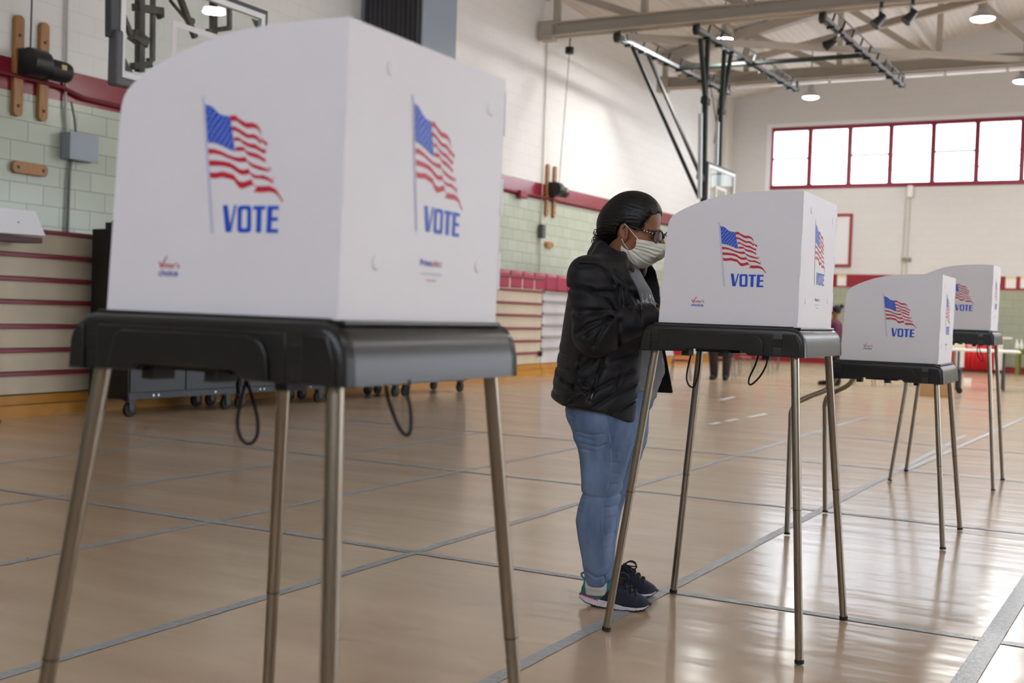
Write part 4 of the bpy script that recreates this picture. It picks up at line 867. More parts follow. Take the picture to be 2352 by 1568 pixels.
def face_sdf(Q):
    d = ell(Q, *CRAN); d = smin(d, ell(Q, hd(1474, 548)+[0, 0, 0], (.062, .066, .084)), .03)
    for s in (-1, 1):
        d = smin(d, cone(Q, hd(1447, 566, 0)+[0, s*.052, 0], chin+[-.012, s*.018, 0], .026, .02), .03)
        d = smin(d, ell(Q, hd(1487, 557)+[-.004, s*.042, 0], (.03, .026, .024)), .02)           # cheeks
        d = smax(d, -ell(Q, hd(1516, 541)+[-.004, s*.035, 0], (.022, .021, .013)), .012)         # eye sockets
        d = smin(d, ell(Q, hd(1508, 541)+[-.012, s*.034, 0], (.015, .016, .0125)), .004)         # closed lids over the eyes
        d = smin(d, cone(Q, hd(1517, 530)+[-.006, s*.014, 0], hd(1512, 529)+[-.012, s*.052, 0], .007, .005), .01)  # brows
    d = smin(d, cone(Q, hd(1515, 536)+[-.004, 0, 0], hd(1520, 566)+[.004, 0, 0], .008, .015), .016)     # nose
    for s in (-1, 1): d = smin(d, ell(Q, hd(1517, 568)+[-.006, s*.014, 0], (.011, .009, .008)), .008)
    d = smin(d, ell(Q, hd(1514, 580)+[-.006, 0, 0], (.012, .024, .006)), .006); d = smin(d, ell(Q, hd(1511, 586)+[-.008, 0, 0], (.012, .022, .007)), .006)
    d = smin(d, ell(Q, chin, (.024, .026, .02)), .025); return d
EAR = hd(1433, 533, -.084)
def ear_sdf(Q):
    d = None
    for s in (-1, 1):
        c = np.array([EAR[0], s*.086, EAR[2]]); o = ell(Q, c, (.021, .010, .034)); o = smin(o, ell(Q, c+[.004, -s*.002, -.026], (.012, .007, .012)), .01)
        o = smax(o, -ell(Q, c+[.006, s*.008, .004], (.012, .009, .021)), .005); o = smin(o, cone(Q, c+[.013, s*.003, .012], c+[.015, s*.003, -.012], .005, .005), .004); d = o if d is None else np.minimum(d, o)
    return d
def hand_sdf(P, w, fw, side, mir):
    """w: wrist point, fw: forward direction, side: thumb-side direction; relaxed curled fingers"""
    w = np.array(w); fw = np.array(fw)/np.linalg.norm(fw); sd = np.array(side)-fw*(np.array(side)@fw); sd /= np.linalg.norm(sd); dn = np.cross(fw, sd)*mir
    if dn[2] > 0: dn = -dn
    p = lambda f, s, u: w+fw*f+sd*s-dn*u
    d = cone(P, p(-.02, 0, 0), p(.03, 0, 0), .025, .026)
    for s in (-.027, -.009, .009, .026): d = smin(d, cone(P, p(.02, s*.7, 0), p(.078, s, .002), .014, .011), .012)
    for s, L_, r in ((.028, .068, .0085), (.0095, .076, .009), (-.010, .070, .0085), (-.028, .054, .0075)):
        a = p(.08, s, .002); b = p(.08+L_*.45, s*1.08, .0); c = p(.08+L_*.72, s*1.05, -.016); e = p(.08+L_*.80, s, -.033)
        d = smin(d, chain(P, [a, b, c, e], [r*1.1, r, r*.95, r*.85], .004), .006)
    d = smin(d, chain(P, [p(.018, .026, -.004), p(.048, .048, -.012), p(.075, .05, -.024), p(.098, .042, -.033)], [.013, .011, .0095, .008], .006), .010)
    return d
SHN, ELN, WRN = PL(1352, 636, -.065), PL(1368, 768, -.13), PL(1500, 728, .0)
SHF, ELF, WRF = PL(1362, 630, .31), PL(1395, 770, .345), PL(1514, 722, .215)
HN = (WRN+[.03, .012, .004], (.9, .25, -.12), (.1, 1, .1)); HF = (WRF+[.03, -.01, .004], (.95, -.2, -.12), (.1, -1, .1))
PX = lambda rows, cy, ry, k=1.0: [(lambda a, b: (a[1], (a[0]+b[0])/2, cy, (b[0]-a[0])/2*k, r))(XZ(l, y, cy), XZ(rr, y, cy)) for (y, l, rr), r in zip(rows, ry)]
TORSO = PX([(585, 1385, 1440), (600, 1362, 1452), (620, 1340, 1468), (660, 1328, 1490), (700, 1322, 1502), (760, 1318, 1508), (800, 1315, 1514), (850, 1312, 1518), (900, 1318, 1500), (940, 1325, 1480)], yc, (.06, .10, .15, .165, .17, .17, .175, .18, .18, .17))
LEGN = [(900, 1318, 1475), (935, 1305, 1476), (960, 1310, 1472), (985, 1320, 1466), (1010, 1325, 1459), (1040, 1330, 1447), (1100, 1335, 1431), (1138, 1337, 1424), (1165, 1327, 1419), (1195, 1322, 1415), (1240, 1328, 1409), (1290, 1338, 1403), (1320, 1343, 1397), (1342, 1346, 1392)]
LEGF = [(y, l+dx-3, r+dx) for (y, l, r), dx in zip(LEGN, (8, 14, 18, 24, 26, 28, 20, 14, 10, 8, 6, 8, 13, 16))]
RYN = (.11, .115, .115, .11, .105, .10, .088, .077, .078, .080, .071, .058, .05, .046)
def body_sdf(P):
    d = loft(P, TORSO); Q = to_head(P); f = smin(face_sdf(Q), ear_sdf(Q), .006)
    nk = cone(P, from_head(hd(1436, 560))[0], PL(1412, 640, yc), .060, .066); d = smin(d, smin(f, nk, .03), .03)
    d = smin(d, smin(cone(P, SHN, ELN, .05, .042), cone(P, ELN, WRN, .042, .027), .02), .03); d = smin(d, smin(cone(P, SHF, ELF, .05, .042), cone(P, ELF, WRF, .042, .027), .02), .03)
    d = smin(d, hand_sdf(P, *HN, 1), .012); d = smin(d, hand_sdf(P, *HF, -1), .012)
    for rows, cy, ry in ((LEGN, .02, RYN), (LEGF, .225, RYN)): d = smin(d, loft(P, PX(rows, cy, [r-.012 for r in ry], .88)), .03)
    for cy, sx in ((.03, -.03), (.245, .0)): d = smin(d, cone(P, (-.105+sx+.03, cy, .06), (.03+sx, cy-.01, .036), .026, .022), .02)
    return d
TR = Matrix(((PE[0], PD[0], 0, PO[0]), (PE[1], PD[1], 0, PO[1]), (0, 0, 1, 0), (0, 0, 0, 1)))
woman = sdf_mesh('person', body_sdf, (-.36, -.26, .0), (.42, .48, 1.68), .0042, skin, smooth_it=1); woman.matrix_world = TR
tag(woman, 'woman in a black quilted jacket, jeans and pale face mask at the sharp booth', 'person')
# ---- hair
HPX = [(1340, 400), (1532, 400), (1532, 486), (1514, 481), (1500, 482), (1488, 492), (1479, 509), (1473, 524), (1464, 532), (1452, 527), (1443, 516), (1427, 517), (1417, 530), (1418, 547), (1424, 556), (1412, 575), (1385, 590), (1340, 570)]
HPOLY = [tuple(hd(x, y, -.075)[[0, 2]]) for x, y in HPX]
def hair_sdf(P):
    Q = to_head(P); d = ell(Q, (CRAN[0][0]-.004, 0, CRAN[0][2]+.003), (.124, .096, .108)); d = smin(d, ell(Q, hd(1412, 522)+[0, 0, 0], (.062, .082, .066)), .05)
    d = smin(d, ell(Q, hd(1402, 552), (.04, .055, .035)), .03)
    a = np.arctan2(Q[:, 1], Q[:, 2]+.03); d = d+.0007*np.sin(a*46+Q[:, 0]*26+np.sin(Q[:, 0]*70+a*9))+.0005*np.sin(a*97-Q[:, 0]*40)
    hl = poly2(Q[:, 0], Q[:, 2], HPOLY); hl = hl+.004*np.sin(Q[:, 2]*240)*np.sin(Q[:, 0]*260); return smax(d, hl, .014)
hair_m = mat('black_hair', '0b0a0b', .42, spec=.35, bump=.25, bscale=220, nstretch=(.2, 1, .45))
hair = sdf_mesh('hair', hair_sdf, (-.22, -.06, 1.32), (.16, .30, 1.66), .003, hair_m, woman)
m = MB(); random.seed(11)
for k in range(90):
    c = PL(random.uniform(1364, 1392), random.uniform(528, 560), yc+random.uniform(-.045, .05)); r = random.uniform(.005, .016); ph = random.uniform(0, 6.3); tl = random.uniform(-1.4, 1.4); st = random.uniform(.16, .42)
    m.tube([c+np.array([r*math.cos(ph+t*st)*(1-.04*t), r*math.sin(ph+t*st)*math.sin(tl)+.0012*t, r*math.sin(ph+t*st)*math.cos(tl)]) for t in range(15)], .0011, 5)
m.build("bun_curls", hair_m, hair, smooth="all"); m = MB()
for k in range(40):
    x, y = random.choice(((1476, 517), (1482, 505), (1490, 493), (1470, 527), (1500, 485))); s = -random.uniform(.055, .088); q = hd(x+random.uniform(-5, 5), y+random.uniform(-5, 6), s)
    e = ell(q[None], *CRAN)[0]; c = from_head(q*(1-e/np.linalg.norm(q)+.04))[0]; r = random.uniform(.005, .009); ph = random.uniform(0, 6)
    m.tube([c+np.array([r*math.cos(ph+t*.5), -.002+.0006*t, r*math.sin(ph+t*.5)]) for t in range(13)], .0012, 5)
m.build('temple_curls', hair_m, hair, smooth='all')
# ---- face mask
MPX = [(1467, 549), (1490, 553), (1513, 558), (1535, 556), (1535, 625), (1441, 625), (1429, 596), (1431, 572), (1434, 564), (1440, 571), (1447, 575), (1456, 574), (1463, 569), (1466, 560)]
MPOLY = [tuple(hd(x, y, -.058)[[0, 2]]) for x, y in MPX]
PLEAT = [[tuple(hd(x, y, -.05)[[0, 2]]) for x, y in l] for l in ([(1463, 572), (1483, 578), (1500, 586)], [(1457, 576), (1472, 592), (1484, 603)], [(1466, 560), (1490, 565), (1512, 571)], [(1446, 576), (1452, 592), (1458, 604)], [(1464, 566), (1490, 572), (1508, 578)])]
def mask_base(Q):
    d = smin(face_sdf(Q), ell(Q, hd(1506, 570)+[-.012, 0, 0], (.034, .036, .03)), .03); return smin(d, ell(Q, hd(1470, 585)+[0, 0, 0], (.045, .05, .03)), .04)
def mask_sdf(P):
    Q = to_head(P); b = mask_base(Q); g = np.zeros(len(Q))
    for l in PLEAT: u = seg2(Q[:, 0], Q[:, 2], l)/.006; g = g-.0032*np.exp(-(u-.9)**2)+.003*np.exp(-u*u)
    d = np.maximum(b-.0085+g, -(b-.0035)); return smax(d, poly2(Q[:, 0], Q[:, 2], MPOLY), .003)
mask_m = mat('pale_yellow_mask', 'eae6d6', .75, bump=.12, bscale=300)
fm = sdf_mesh('face_mask', mask_sdf, (-.09, -.06, 1.28), (.16, .26, 1.44), .0021, mask_m, woman, smooth_it=1)
def surf(px, py, f, y0=-.12, y1=.2, off=0.0):
    """first point of the head seen at a picture point"""
    ys = np.linspace(y0, y1, 220); P = np.array([PL(px, py, y) for y in ys]); v = f(P); k = int(np.argmax(v < 0)); return P[k]+np.array([0, -off, 0])
skin_f = lambda P: smin(face_sdf(to_head(P)), ear_sdf(to_head(P)), .004)
lp = mat('white_elastic', 'f0ece2', .6)
m = MB(); m.tube([surf(1435+32*t, 514+37*t, lambda P: np.minimum(skin_f(P), mask_sdf(P)), off=.002) for t in np.linspace(0, 1, 12)], .0017, 6); m.build('ear_loop', lp, fm, smooth='all')
m = MB(); m.tube([surf(a, b, lambda P: np.minimum(skin_f(P), mask_sdf(P)), off=.002) for a, b in ((1428, 548), (1431, 555), (1434, 561), (1438, 567), (1443, 572))], .0017, 6); m.build('ear_loop', lp, fm, smooth='all')
# ---- glasses
gl = thing('eyeglasses', None, None); gl.parent = woman
fr_m = mat('black_white_frame', '15151a', .25); fr_w = mat('white_frame_dots', 'e8e6ea', .3)
lens_m = glass_mat('spectacle_lens', (.95, .94, .97), .34, .15); EC = hd(1516, 546); tilt = .28
def lens_pts(s, k=1.0, dh=0.0):
    out = []
    for j in range(28):
        a = 2*math.pi*j/28; u = math.copysign(abs(math.cos(a))**.7, math.cos(a))*.0285*k; v = math.copysign(abs(math.sin(a))**.75, math.sin(a))*.0225*k; v += .004*(u*s/abs(s)/.0275)*(1 if v > 0 else .2)
        ss = s+u; hh = EC[0]+.013-abs(ss)**2*2.6+v*tilt*.9+dh; out.append(from_head((hh, ss, EC[2]+v))[0])
    return out
for s in (-.033, .033):
    m = MB(); m.tube(lens_pts(s), [.0031 if 1 <= j <= 13 else .002 for j in range(28)], 8, closed=True); rim = m.build('rim', fr_m, gl, smooth='all')
    m = MB(); m.face(lens_pts(s, .97)); m.build('lens', lens_m, gl)
    m = MB()
    for j in (2, 4, 10, 12): p = Vector(lens_pts(s, 1.0, .0028)[j]); m.ball(tuple(p), .0019, 8, 6)
    m.build('rim_dots', fr_w, rim)
m = MB(); m.tube([from_head((EC[0]+.013, s, EC[2]+.006+.003*math.cos(s*200)))[0] for s in (-.008, 0, .008)], .0024, 8); m.build('bridge', fr_m, gl, smooth='all')
for s in (-1, 1):
    A = from_head((EC[0]+.013-.0585**2*2.6+.002, s*.0605, EC[2]+.010))[0]; Bh = np.array([EAR[0]+.012, s*.089, EAR[2]+.028]); Bp = from_head(Bh)[0]; pts = [A]+[A+(Bp-A)*t+from_head((0, s*.008*math.sin(math.pi*t), 0))[0]-H0 for t in (.15, .35, .55, .75, .9)]+[Bp, from_head(Bh+[-.018, -s*.002, -.02])[0]]
    m = MB(); m.tube(pts, [.0046, .0042, .0034, .003, .0028, .0024, .0022, .002], 8); tmpl = m.build('temple', fr_m, gl, smooth='all')
    m = MB()
    for t in (.06, .15, .24, .33): p = A+(Bp-A)*t; q = p+from_head((0, s*(.0042+.008*math.sin(math.pi*t)), 0))[0]-H0; m.ball(tuple(q), .0026, 10, 6)
    m.build('temple_dots', fr_w, tmpl)
# ---- jacket
JK = PX([(578, 1368, 1452), (590, 1351, 1468), (603, 1334, 1478), (640, 1314, 1490), (690, 1302, 1498), (740, 1294, 1502), (800, 1286, 1507), (850, 1278, 1508), (900, 1268, 1505), (925, 1263, 1500), (985, 1262, 1492)], yc, (.10, .145, .185, .212, .222, .226, .232, .238, .244, .248, .252))
def lines(ox, oy, sc, ls, dep): return [[XZ(ox+x/sc, oy+y/sc, dep) for x, y in l] for l in ls]
QT = lines(1250, 760, 6.53, [[(160, 690), (440, 830)], [(250, 760), (620, 930)], [(380, 600), (740, 890)], [(370, 1120), (640, 940), (1080, 720), (1290, 600)], [(660, 1190), (1060, 950), (1400, 780)], [(930, 1290), (1380, 1040)], [(450, 840), (800, 640), (880, 540)],
    [(500, 580), (760, 420)], [(590, 210), (540, 420), (490, 640), (430, 860), (380, 1090)], [(890, 380), (800, 700), (690, 1040)], [(150, 560), (380, 600)], [(1130, 560), (1080, 900)], [(60, 900), (380, 1000)], [(200, 330), (540, 420)], [(1000, 420), (1350, 330)]], -.11)
QA = lines(1250, 560, 6.53, [[(380, 665), (560, 660), (720, 690)], [(430, 990), (700, 1000), (1030, 1005)], [(520, 320), (780, 330), (900, 420), (1030, 600)], [(500, 1340), (700, 1200), (930, 1115)], [(630, 1375), (860, 1220), (1010, 1110)], [(750, 1510), (850, 1330), (960, 1150)], [(1115, 1180), (1105, 1520)], [(1410, 1000), (1425, 1180)],
    [(700, 690), (900, 820), (1060, 1000)], [(540, 1080), (800, 1020), (1040, 1110)], [(800, 720), (1040, 720)]], -.12)
QS = lines(1250, 560, 6.53, [[(900, 300), (1000, 520), (1090, 780), (1130, 1000)], [(1130, 650), (1150, 900)], [(1200, 690), (1260, 950)], [(1290, 720), (1420, 900)], [(1360, 760), (1460, 940)], [(1050, 420), (1300, 640)]], -.06)
HEM = [XZ(x, y, -.08) for x, y in ((1240, 912), (1262, 922), (1290, 933), (1340, 939), (1390, 947), (1440, 969), (1456, 974), (1560, 974))]
EDGE = [XZ(x, y, -.05) for x, y in ((1440, 560), (1441, 610), (1454, 640), (1466, 662), (1473, 690), (1476, 715), (1476, 800), (1466, 900), (1456, 980), (1456, 1100))]; EZ = sorted((z, x) for x, z in EDGE)
FFL = [XZ(x, y, .30) for x, y in ((1470, 570), (1490, 597), (1506, 622), (1515, 660), (1517, 700), (1518, 745), (1525, 790), (1533, 830), (1545, 900))]; FZ = sorted((z, x) for x, z in FFL)
SEL = ((SHN, ELN, WRN, (.082, .078, .056)), (SHF, ELF, WRF, (.080, .074, .054)))
COL_N = [PL(1372, 566, yc), PL(1380, 572, yc-.06), PL(1400, 588, yc-.105), PL(1426, 608, yc-.115), PL(1444, 626, yc-.085)]
COL_F = [PL(1372, 566, yc), PL(1382, 570, yc+.07), PL(1410, 582, yc+.12), PL(1445, 596, yc+.14), PL(1478, 606, yc+.13)]
def groove(d, P, ls, amp, w, cond):
    k = np.where((np.abs(d) < .035) & cond)[0]
    if len(k) == 0: return d
    x, z = P[k, 0], P[k, 2]; g = np.zeros(len(k))
    for l in ls: u = seg2(x, z, l); g += amp*np.exp(-(u/w)**2)-amp*.35*np.exp(-((u-.022)/.016)**2)
    d = d.copy(); d[k] += g; return d
def jacket_sdf(P):
    o = loft(P, JK); near = P[:, 1] < yc
    o = groove(o, P, QT, .0075, .006, near & (P[:, 2] < 1.12)); o = groove(o, P, QS, .009, .007, near & (P[:, 2] > 1.0))
    o = o+np.where(P[:, 1] > yc+.03, .005*np.cos(P[:, 2]*58), 0)
    t = np.maximum(o, -(o+.026))
    xe = np.interp(P[:, 2], [e[0] for e in EZ], [e[1] for e in EZ]); t = smax(t, np.minimum(P[:, 0]-xe, .285-P[:, 1]), .012)
    xf = np.interp(P[:, 2], [e[0] for e in FZ], [e[1] for e in FZ]); yf = .300+.02*np.sin(P[:, 2]*21)-.25*np.maximum(1.24-P[:, 2], 0)*0
    fl = np.maximum(np.abs(P[:, 1]-yf+(P[:, 0]-.05)*.15)-.014-.003*np.cos(P[:, 2]*58), np.maximum(P[:, 0]-xf, -.04-P[:, 0])); fl = np.maximum(fl, P[:, 2]-XZ(1490, 594, .3)[1]); t = smin(t, fl, .03)
    hz = np.interp(P[:, 0], [p[0] for p in HEM], [p[1] for p in HEM])+np.clip(P[:, 1]+.08, 0, 1)*.27*np.clip((P[:, 0]+.15)/.25, 0, 1); t = smax(t, hz-P[:, 2], .012)
    for i, (a, b, c, r) in enumerate(SEL):
        up = cone(P, a, b, r[0], r[1]); fo = cone(P, b, c, r[1]*.96, r[2]); dv = (c-b)/np.linalg.norm(c-b); fo = smax(fo, (P-c)@dv-.004, .012)
        wr = np.linalg.norm(P-(c-dv*0), axis=1)
        ar = smin(up, fo, .03); hole = cone(P, c-dv*.03, c+dv*.08, r[2]-.016, r[2]-.012); ar = smax(ar, -hole, .006)
        if i == 0: ar = groove(ar, P, QA, .0105, .0075, P[:, 1] < .06)
        else: ar = ar+.005*np.cos(P[:, 2]*60)
        k = np.clip((P[:, 2]-1.16)/.12, 0, 1)*.05+.006; h = np.maximum(k-np.abs(t-ar), 0)/k; t = np.minimum(t, ar)-h*h*k/4
    neck = cone(P, from_head(hd(1436, 556))[0], PL(1424, 632, yc+.005), .082, .084); 
    for cl in (COL_N, COL_F):
        up = [p+np.array([.006, 0, .012]) for p in cl]; lo_ = [p+np.array([-.012, 0, -.036]) for p in cl]
        c = smin(chain(P, up, [.016]*5, .01), chain(P, lo_, [.024]*5, .012), .05); t = smin(t, c, .016)
    return smax(t, -neck, .008)
jk_m = mat('black_quilted_nylon', '0f0f15', .56, spec=.36, noise=.15, nscale=60, bump=.06, bscale=400, sheen=.05)
jacket = sdf_mesh('jacket', jacket_sdf, (-.38, -.28, .66), (.24, .48, 1.46), .0042, jk_m, woman, smooth_it=1)
def on_jacket(px, py, off=.001): return surf(px, py, jacket_sdf, -.27, .3, off)
zip_m = mat('grey_zip_tape', '4a4a4e', .4, metal=.3)
m = MB(); m.tube([on_jacket(1250+x/6.53, 760+y/6.53) for x, y in ((738, 920), (728, 950), (715, 985), (705, 1020))], .0022, 6); m.build('pocket_zipper', mat('worn_metal_zip', '9a978c', .35, metal=.8), jacket)
ez = [on_jacket(x-1.2, y) for x, y in ((1454, 642), (1465, 664), (1472, 692), (1475, 710))]; m = MB(); m.tube(ez, .003, 6); m.build('front_zipper', zip_m, jacket)
q = on_jacket(1447, 600-2, .002); m = MB(); m.ball(tuple(q), .006, 12, 8, sc=(1, .5, 1)); m.build('snap_button', mat('silver_snap', 'b9bcc6', .3, metal=.7), jacket, smooth=True)
# ---- shirt
SH = PX([(592, 1392, 1456), (604, 1388, 1462), (620, 1370, 1471), (640, 1345, 1482), (660, 1335, 1495), (690, 1330, 1506), (720, 1328, 1511), (760, 1326, 1515), (800, 1324, 1521), (830, 1322, 1527), (850, 1322, 1526), (870, 1322, 1519), (886, 1322, 1511), (905, 1322, 1508)], yc, (.066, .075, .12, .16, .175, .18, .182, .182, .186, .19, .19, .188, .186, .186))
def shirt_sdf(P):
    d = loft(P, SH); k = np.where(np.abs(d) < .02)[0]; x, y, z = P[k].T; d[k] += .0022*np.sin(z*95+y*30)*np.sin(y*50+z*20)*np.clip((1.2-z)/.2, 0, 1)
    return smax(d, -cone(P, from_head(hd(1436, 556))[0], PL(1430, 618, yc), .056, .058), .008)
sh_m = mat('grey_cotton_shirt', '7d8085', .85, noise=.12, nscale=120); sh_w = mat('white_shirt_print', 'c9cbd0', .7)
shirt = sdf_mesh('shirt', shirt_sdf, (-.25, -.12, .80), (.19, .36, 1.36), .0045, sh_m, woman, smooth_it=1)
m = MB()
GP = lambda x, y: (1250+x/6.53, 560+y/6.53)
for pl in ([(1465, 745), (1545, 745), (1550, 850), (1575, 880), (1560, 945), (1480, 945), (1475, 850)], [(1575, 755), (1605, 770), (1600, 830), (1580, 800)], [(1608, 840), (1640, 855), (1625, 905), (1600, 880)], [(1585, 900), (1650, 925), (1665, 960), (1590, 955)], [(1625, 790), (1650, 830), (1640, 845), (1620, 815)]):
    m.face([surf(*GP(x, y), shirt_sdf, -.12, .3, .002) for x, y in pl])
m.build('shirt_print', sh_w, shirt)
# ---- jeans
JF = [[XZ(x, y, -.06) for x, y in l] for l in ([(1337, 1139), (1365, 1143), (1395, 1144), (1425, 1138)], [(1325, 992), (1360, 998), (1385, 994)], [(1328, 1003), (1365, 1010)], [(1330, 1018), (1372, 1024), (1392, 1018)], [(1332, 1031), (1360, 1036)], [(1415, 1165), (1390, 1166)], [(1412, 1190), (1388, 1193)], [(1410, 1228), (1386, 1232)],
    [(1402, 1262), (1386, 1264)], [(1400, 1300), (1375, 1312)], [(1400, 1060), (1420, 1064)], [(1402, 1085), (1422, 1089)], [(1398, 1110), (1418, 1114)], [(1405, 1035), (1424, 1037)], [(1345, 1318), (1370, 1330), (1395, 1326)], [(1296, 950), (1318, 962), (1328, 950)])]
SEAM = [(1388, 950), (1395, 975), (1402, 1010), (1404, 1045), (1402, 1090), (1395, 1120), (1388, 1145), (1384, 1170), (1383, 1200), (1386, 1240), (1390, 1290), (1391, 1335)]
PELV = PX([(890, 1335, 1506), (905, 1325, 1506), (920, 1308, 1500), (940, 1298, 1489), (965, 1306, 1480), (990, 1322, 1470)], yc, (.18, .19, .197, .2, .195, .18))
def jeans_sdf(P):
    d = None
    for rows, cy, ry in ((LEGN, .02, RYN), (LEGF, .225, RYN)): l = loft(P, PX(rows, cy, ry)); d = l if d is None else smin(d, l, .012)
    d = smin(d, loft(P, PELV), .05)
    d = groove(d, P, JF[:6]+JF[-2:], .0055, .004, P[:, 1] < .10); d = groove(d, P, JF[6:-2], .003, .0035, P[:, 1] < .10)
    k = np.where(np.abs(d) < .02)[0]; x, y, z = P[k].T; d[k] += .0016*np.sin(z*120+np.sin(x*40+y*30)*1.6)*np.clip(np.sin(x*26+y*18+z*5), 0, 1)
    return d
def denim():
    m = mat('faded_blue_denim', '52698c', .8, bump=.2, bscale=700, nstretch=(1, 1, .3)); nt = m.node_tree; b = nt.nodes['Principled BSDF']; tc = N(nt, 'ShaderNodeTexCoord'); mp = N(nt, 'ShaderNodeMapping'); mp.inputs['Scale'].default_value = (14, 14, 5)
    n = N(nt, 'ShaderNodeTexNoise'); n.inputs['Detail'].default_value = 6; n.inputs['Scale'].default_value = 1; nt.links.new(tc.outputs['Object'], mp.inputs[0]); nt.links.new(mp.outputs[0], n.inputs['Vector'])
    r = N(nt, 'ShaderNodeValToRGB'); r.color_ramp.elements[0].position = .32; r.color_ramp.elements[0].color = lin('4d6285'); r.color_ramp.elements[1].position = .7; r.color_ramp.elements[1].color = lin('7a92b6')
    nt.links.new(n.outputs['Fac'], r.inputs[0]); nt.links.new(r.outputs[0], b.inputs['Base Color']); return m
jeans = sdf_mesh('jeans', jeans_sdf, (-.32, -.14, .06), (.18, .40, .90), .0042, denim(), woman, smooth_it=1)
m = MB(); m.tube([surf(x, y, jeans_sdf, -.14, .2, .0006) for x, y in SEAM], .0016, 6); m.build('side_seam', mat('pale_denim_seam', '7f95b5', .8), jeans, smooth='all')
# ---- shoes
def shoe(dx, dy, yaw, name_):
    """x along the foot from heel to toe, built at the near foot and moved"""
    W_ = lambda x: np.interp(x, [-.165, -.15, -.12, -.06, 0, .05, .08, .098, .105], [.012, .026, .033, .034, .043, .046, .038, .022, .008])
    top = lambda x: np.interp(x, [-.16, -.150, -.135, -.12, -.09, -.07, -.04, -.02, .01, .04, .07, .09, .103], [.07, .108, .105, .09, .083, .1, .118, .112, .092, .07, .055, .045, .03])
    solet = lambda x: np.interp(x, [-.165, -.155, -.09, -.04, .01, .06, .09, .105], [.045, .047, .033, .026, .017, .016, .02, .03])
    bot = lambda x: np.interp(x, [-.17, -.14, -.09, -.04, .01, .06, .085, .105], [.028, .014, .004, .001, .001, .004, .009, .022])
    def upper(P):
        x = P[:, 0]; w = W_(x); t = top(x); b = solet(x)-.006; zc = b; rz = np.maximum(t-zc, .01); q = np.sqrt((np.abs(P[:, 1])/w)**2.4+(np.maximum(P[:, 2]-zc, 0)/rz)**2.4); d = (q-1)*np.minimum(w, rz)*.8
        d = np.maximum(d, b-P[:, 2]); d = np.maximum(d, np.maximum(-.162-x, x-.103))
        return smax(d, -ell(P, (-.092, 0, .128), (.048, .026, .056)), .006)
    def sole(P):
        x = P[:, 0]; w = W_(x)+.005; t = solet(x); b = bot(x); d = np.maximum(np.abs(P[:, 1])-w, np.maximum(P[:, 2]-t, b-P[:, 2])); d = np.maximum(d, np.maximum(-.17-x, x-.108))*.8
        sp = np.where(np.abs(P[:, 1]) > w-.006, 1, 0)*((x < .035)); return d+sp*.0018*np.clip(np.sin((x*1.0-P[:, 2]*1.4)*520), 0, 1)*np.clip((t-P[:, 2]-.004)/.003, 0, 1)
    def um(c): x, z = c[:, 0], c[:, 2]; a = (x < -.062-(.06-z)*.9) & (x < -.05); a |= (x < -.075) & (z > .07); tq = (z > .078) & (x < -.045); return np.where(tq & (x < -.03), 2, np.where(a, 1, 0))
    def sm(c): x, z = c[:, 0], c[:, 2]; return np.where((x < -.092) & (z > solet(x)-.005), 1, np.where((z < bot(x)+.0045) | (x > .1), 2, 0))
    s = sdf_mesh('shoe', upper, (-.175, -.06, -.004), (.115, .06, .15), .0026, [mat('navy_knit', '1a1f30', .75, noise=.2, nscale=200, bump=.3, bscale=500), mat('green_teal_heel', '1f6f68', .6), mat('teal_collar', '1a8598', .65)], woman, um, 1)
    so = sdf_mesh('sole', sole, (-.18, -.06, -.004), (.115, .06, .06), .0024, [mat('white_foam_sole', 'dcd3de', .6), mat('magenta_stripe', 'b02c7c', .5), mat('dark_outsole', '23232b', .6)], s, sm)
    m = MB(); lm = mat('black_lace', '0f1016', .7)
    for k in range(5):
        x = -.035+k*.019; z = float(top(x))+.001; m.tube(smooth_path([(x-.004, -.028, z-.016), (x, -.012, z+.001), (x+.004, 0, z+.004), (x+.008, .012, z+.001), (x+.010, .028, z-.016)], 4), .0028, 6); m.tube(smooth_path([(x-.004, .028, z-.016), (x, .012, z+.001), (x+.004, 0, z+.005), (x+.008, -.012, z+.001), (x+.010, -.028, z-.016)], 4), .0028, 6)
    m.tube(smooth_path([(-.03, 0, .12), (-.01, -.01, .134), (.012, -.02, .132), (.02, -.022, .118), (.008, -.016, .107), (-.02, -.004, .117)], 6), .003, 6); m.tube(smooth_path([(-.03, 0, .12), (-.01, .014, .132), (.008, .026, .125), (.01, .028, .108), (-.02, .006, .115)], 6), .003, 6); m.build('laces', lm, s, smooth='all')
    m = MB(); m.tube(smooth_path([(-.152, -.006, .1), (-.163, -.005, .112), (-.164, 0, .119), (-.155, .004, .122), (-.144, .004, .112)], 5), .0038, 6); m.build('pull_tab', mat('teal_collar', '1a8598', .65), s, smooth='all')
    s.location = (dx, dy, 0); s.rotation_euler.z = yaw; return s
NS = PL(1400, 1407, .03); shoe(-.001, .022, R(-8), 'near'); shoe(.030, .245, R(-7), 'far')
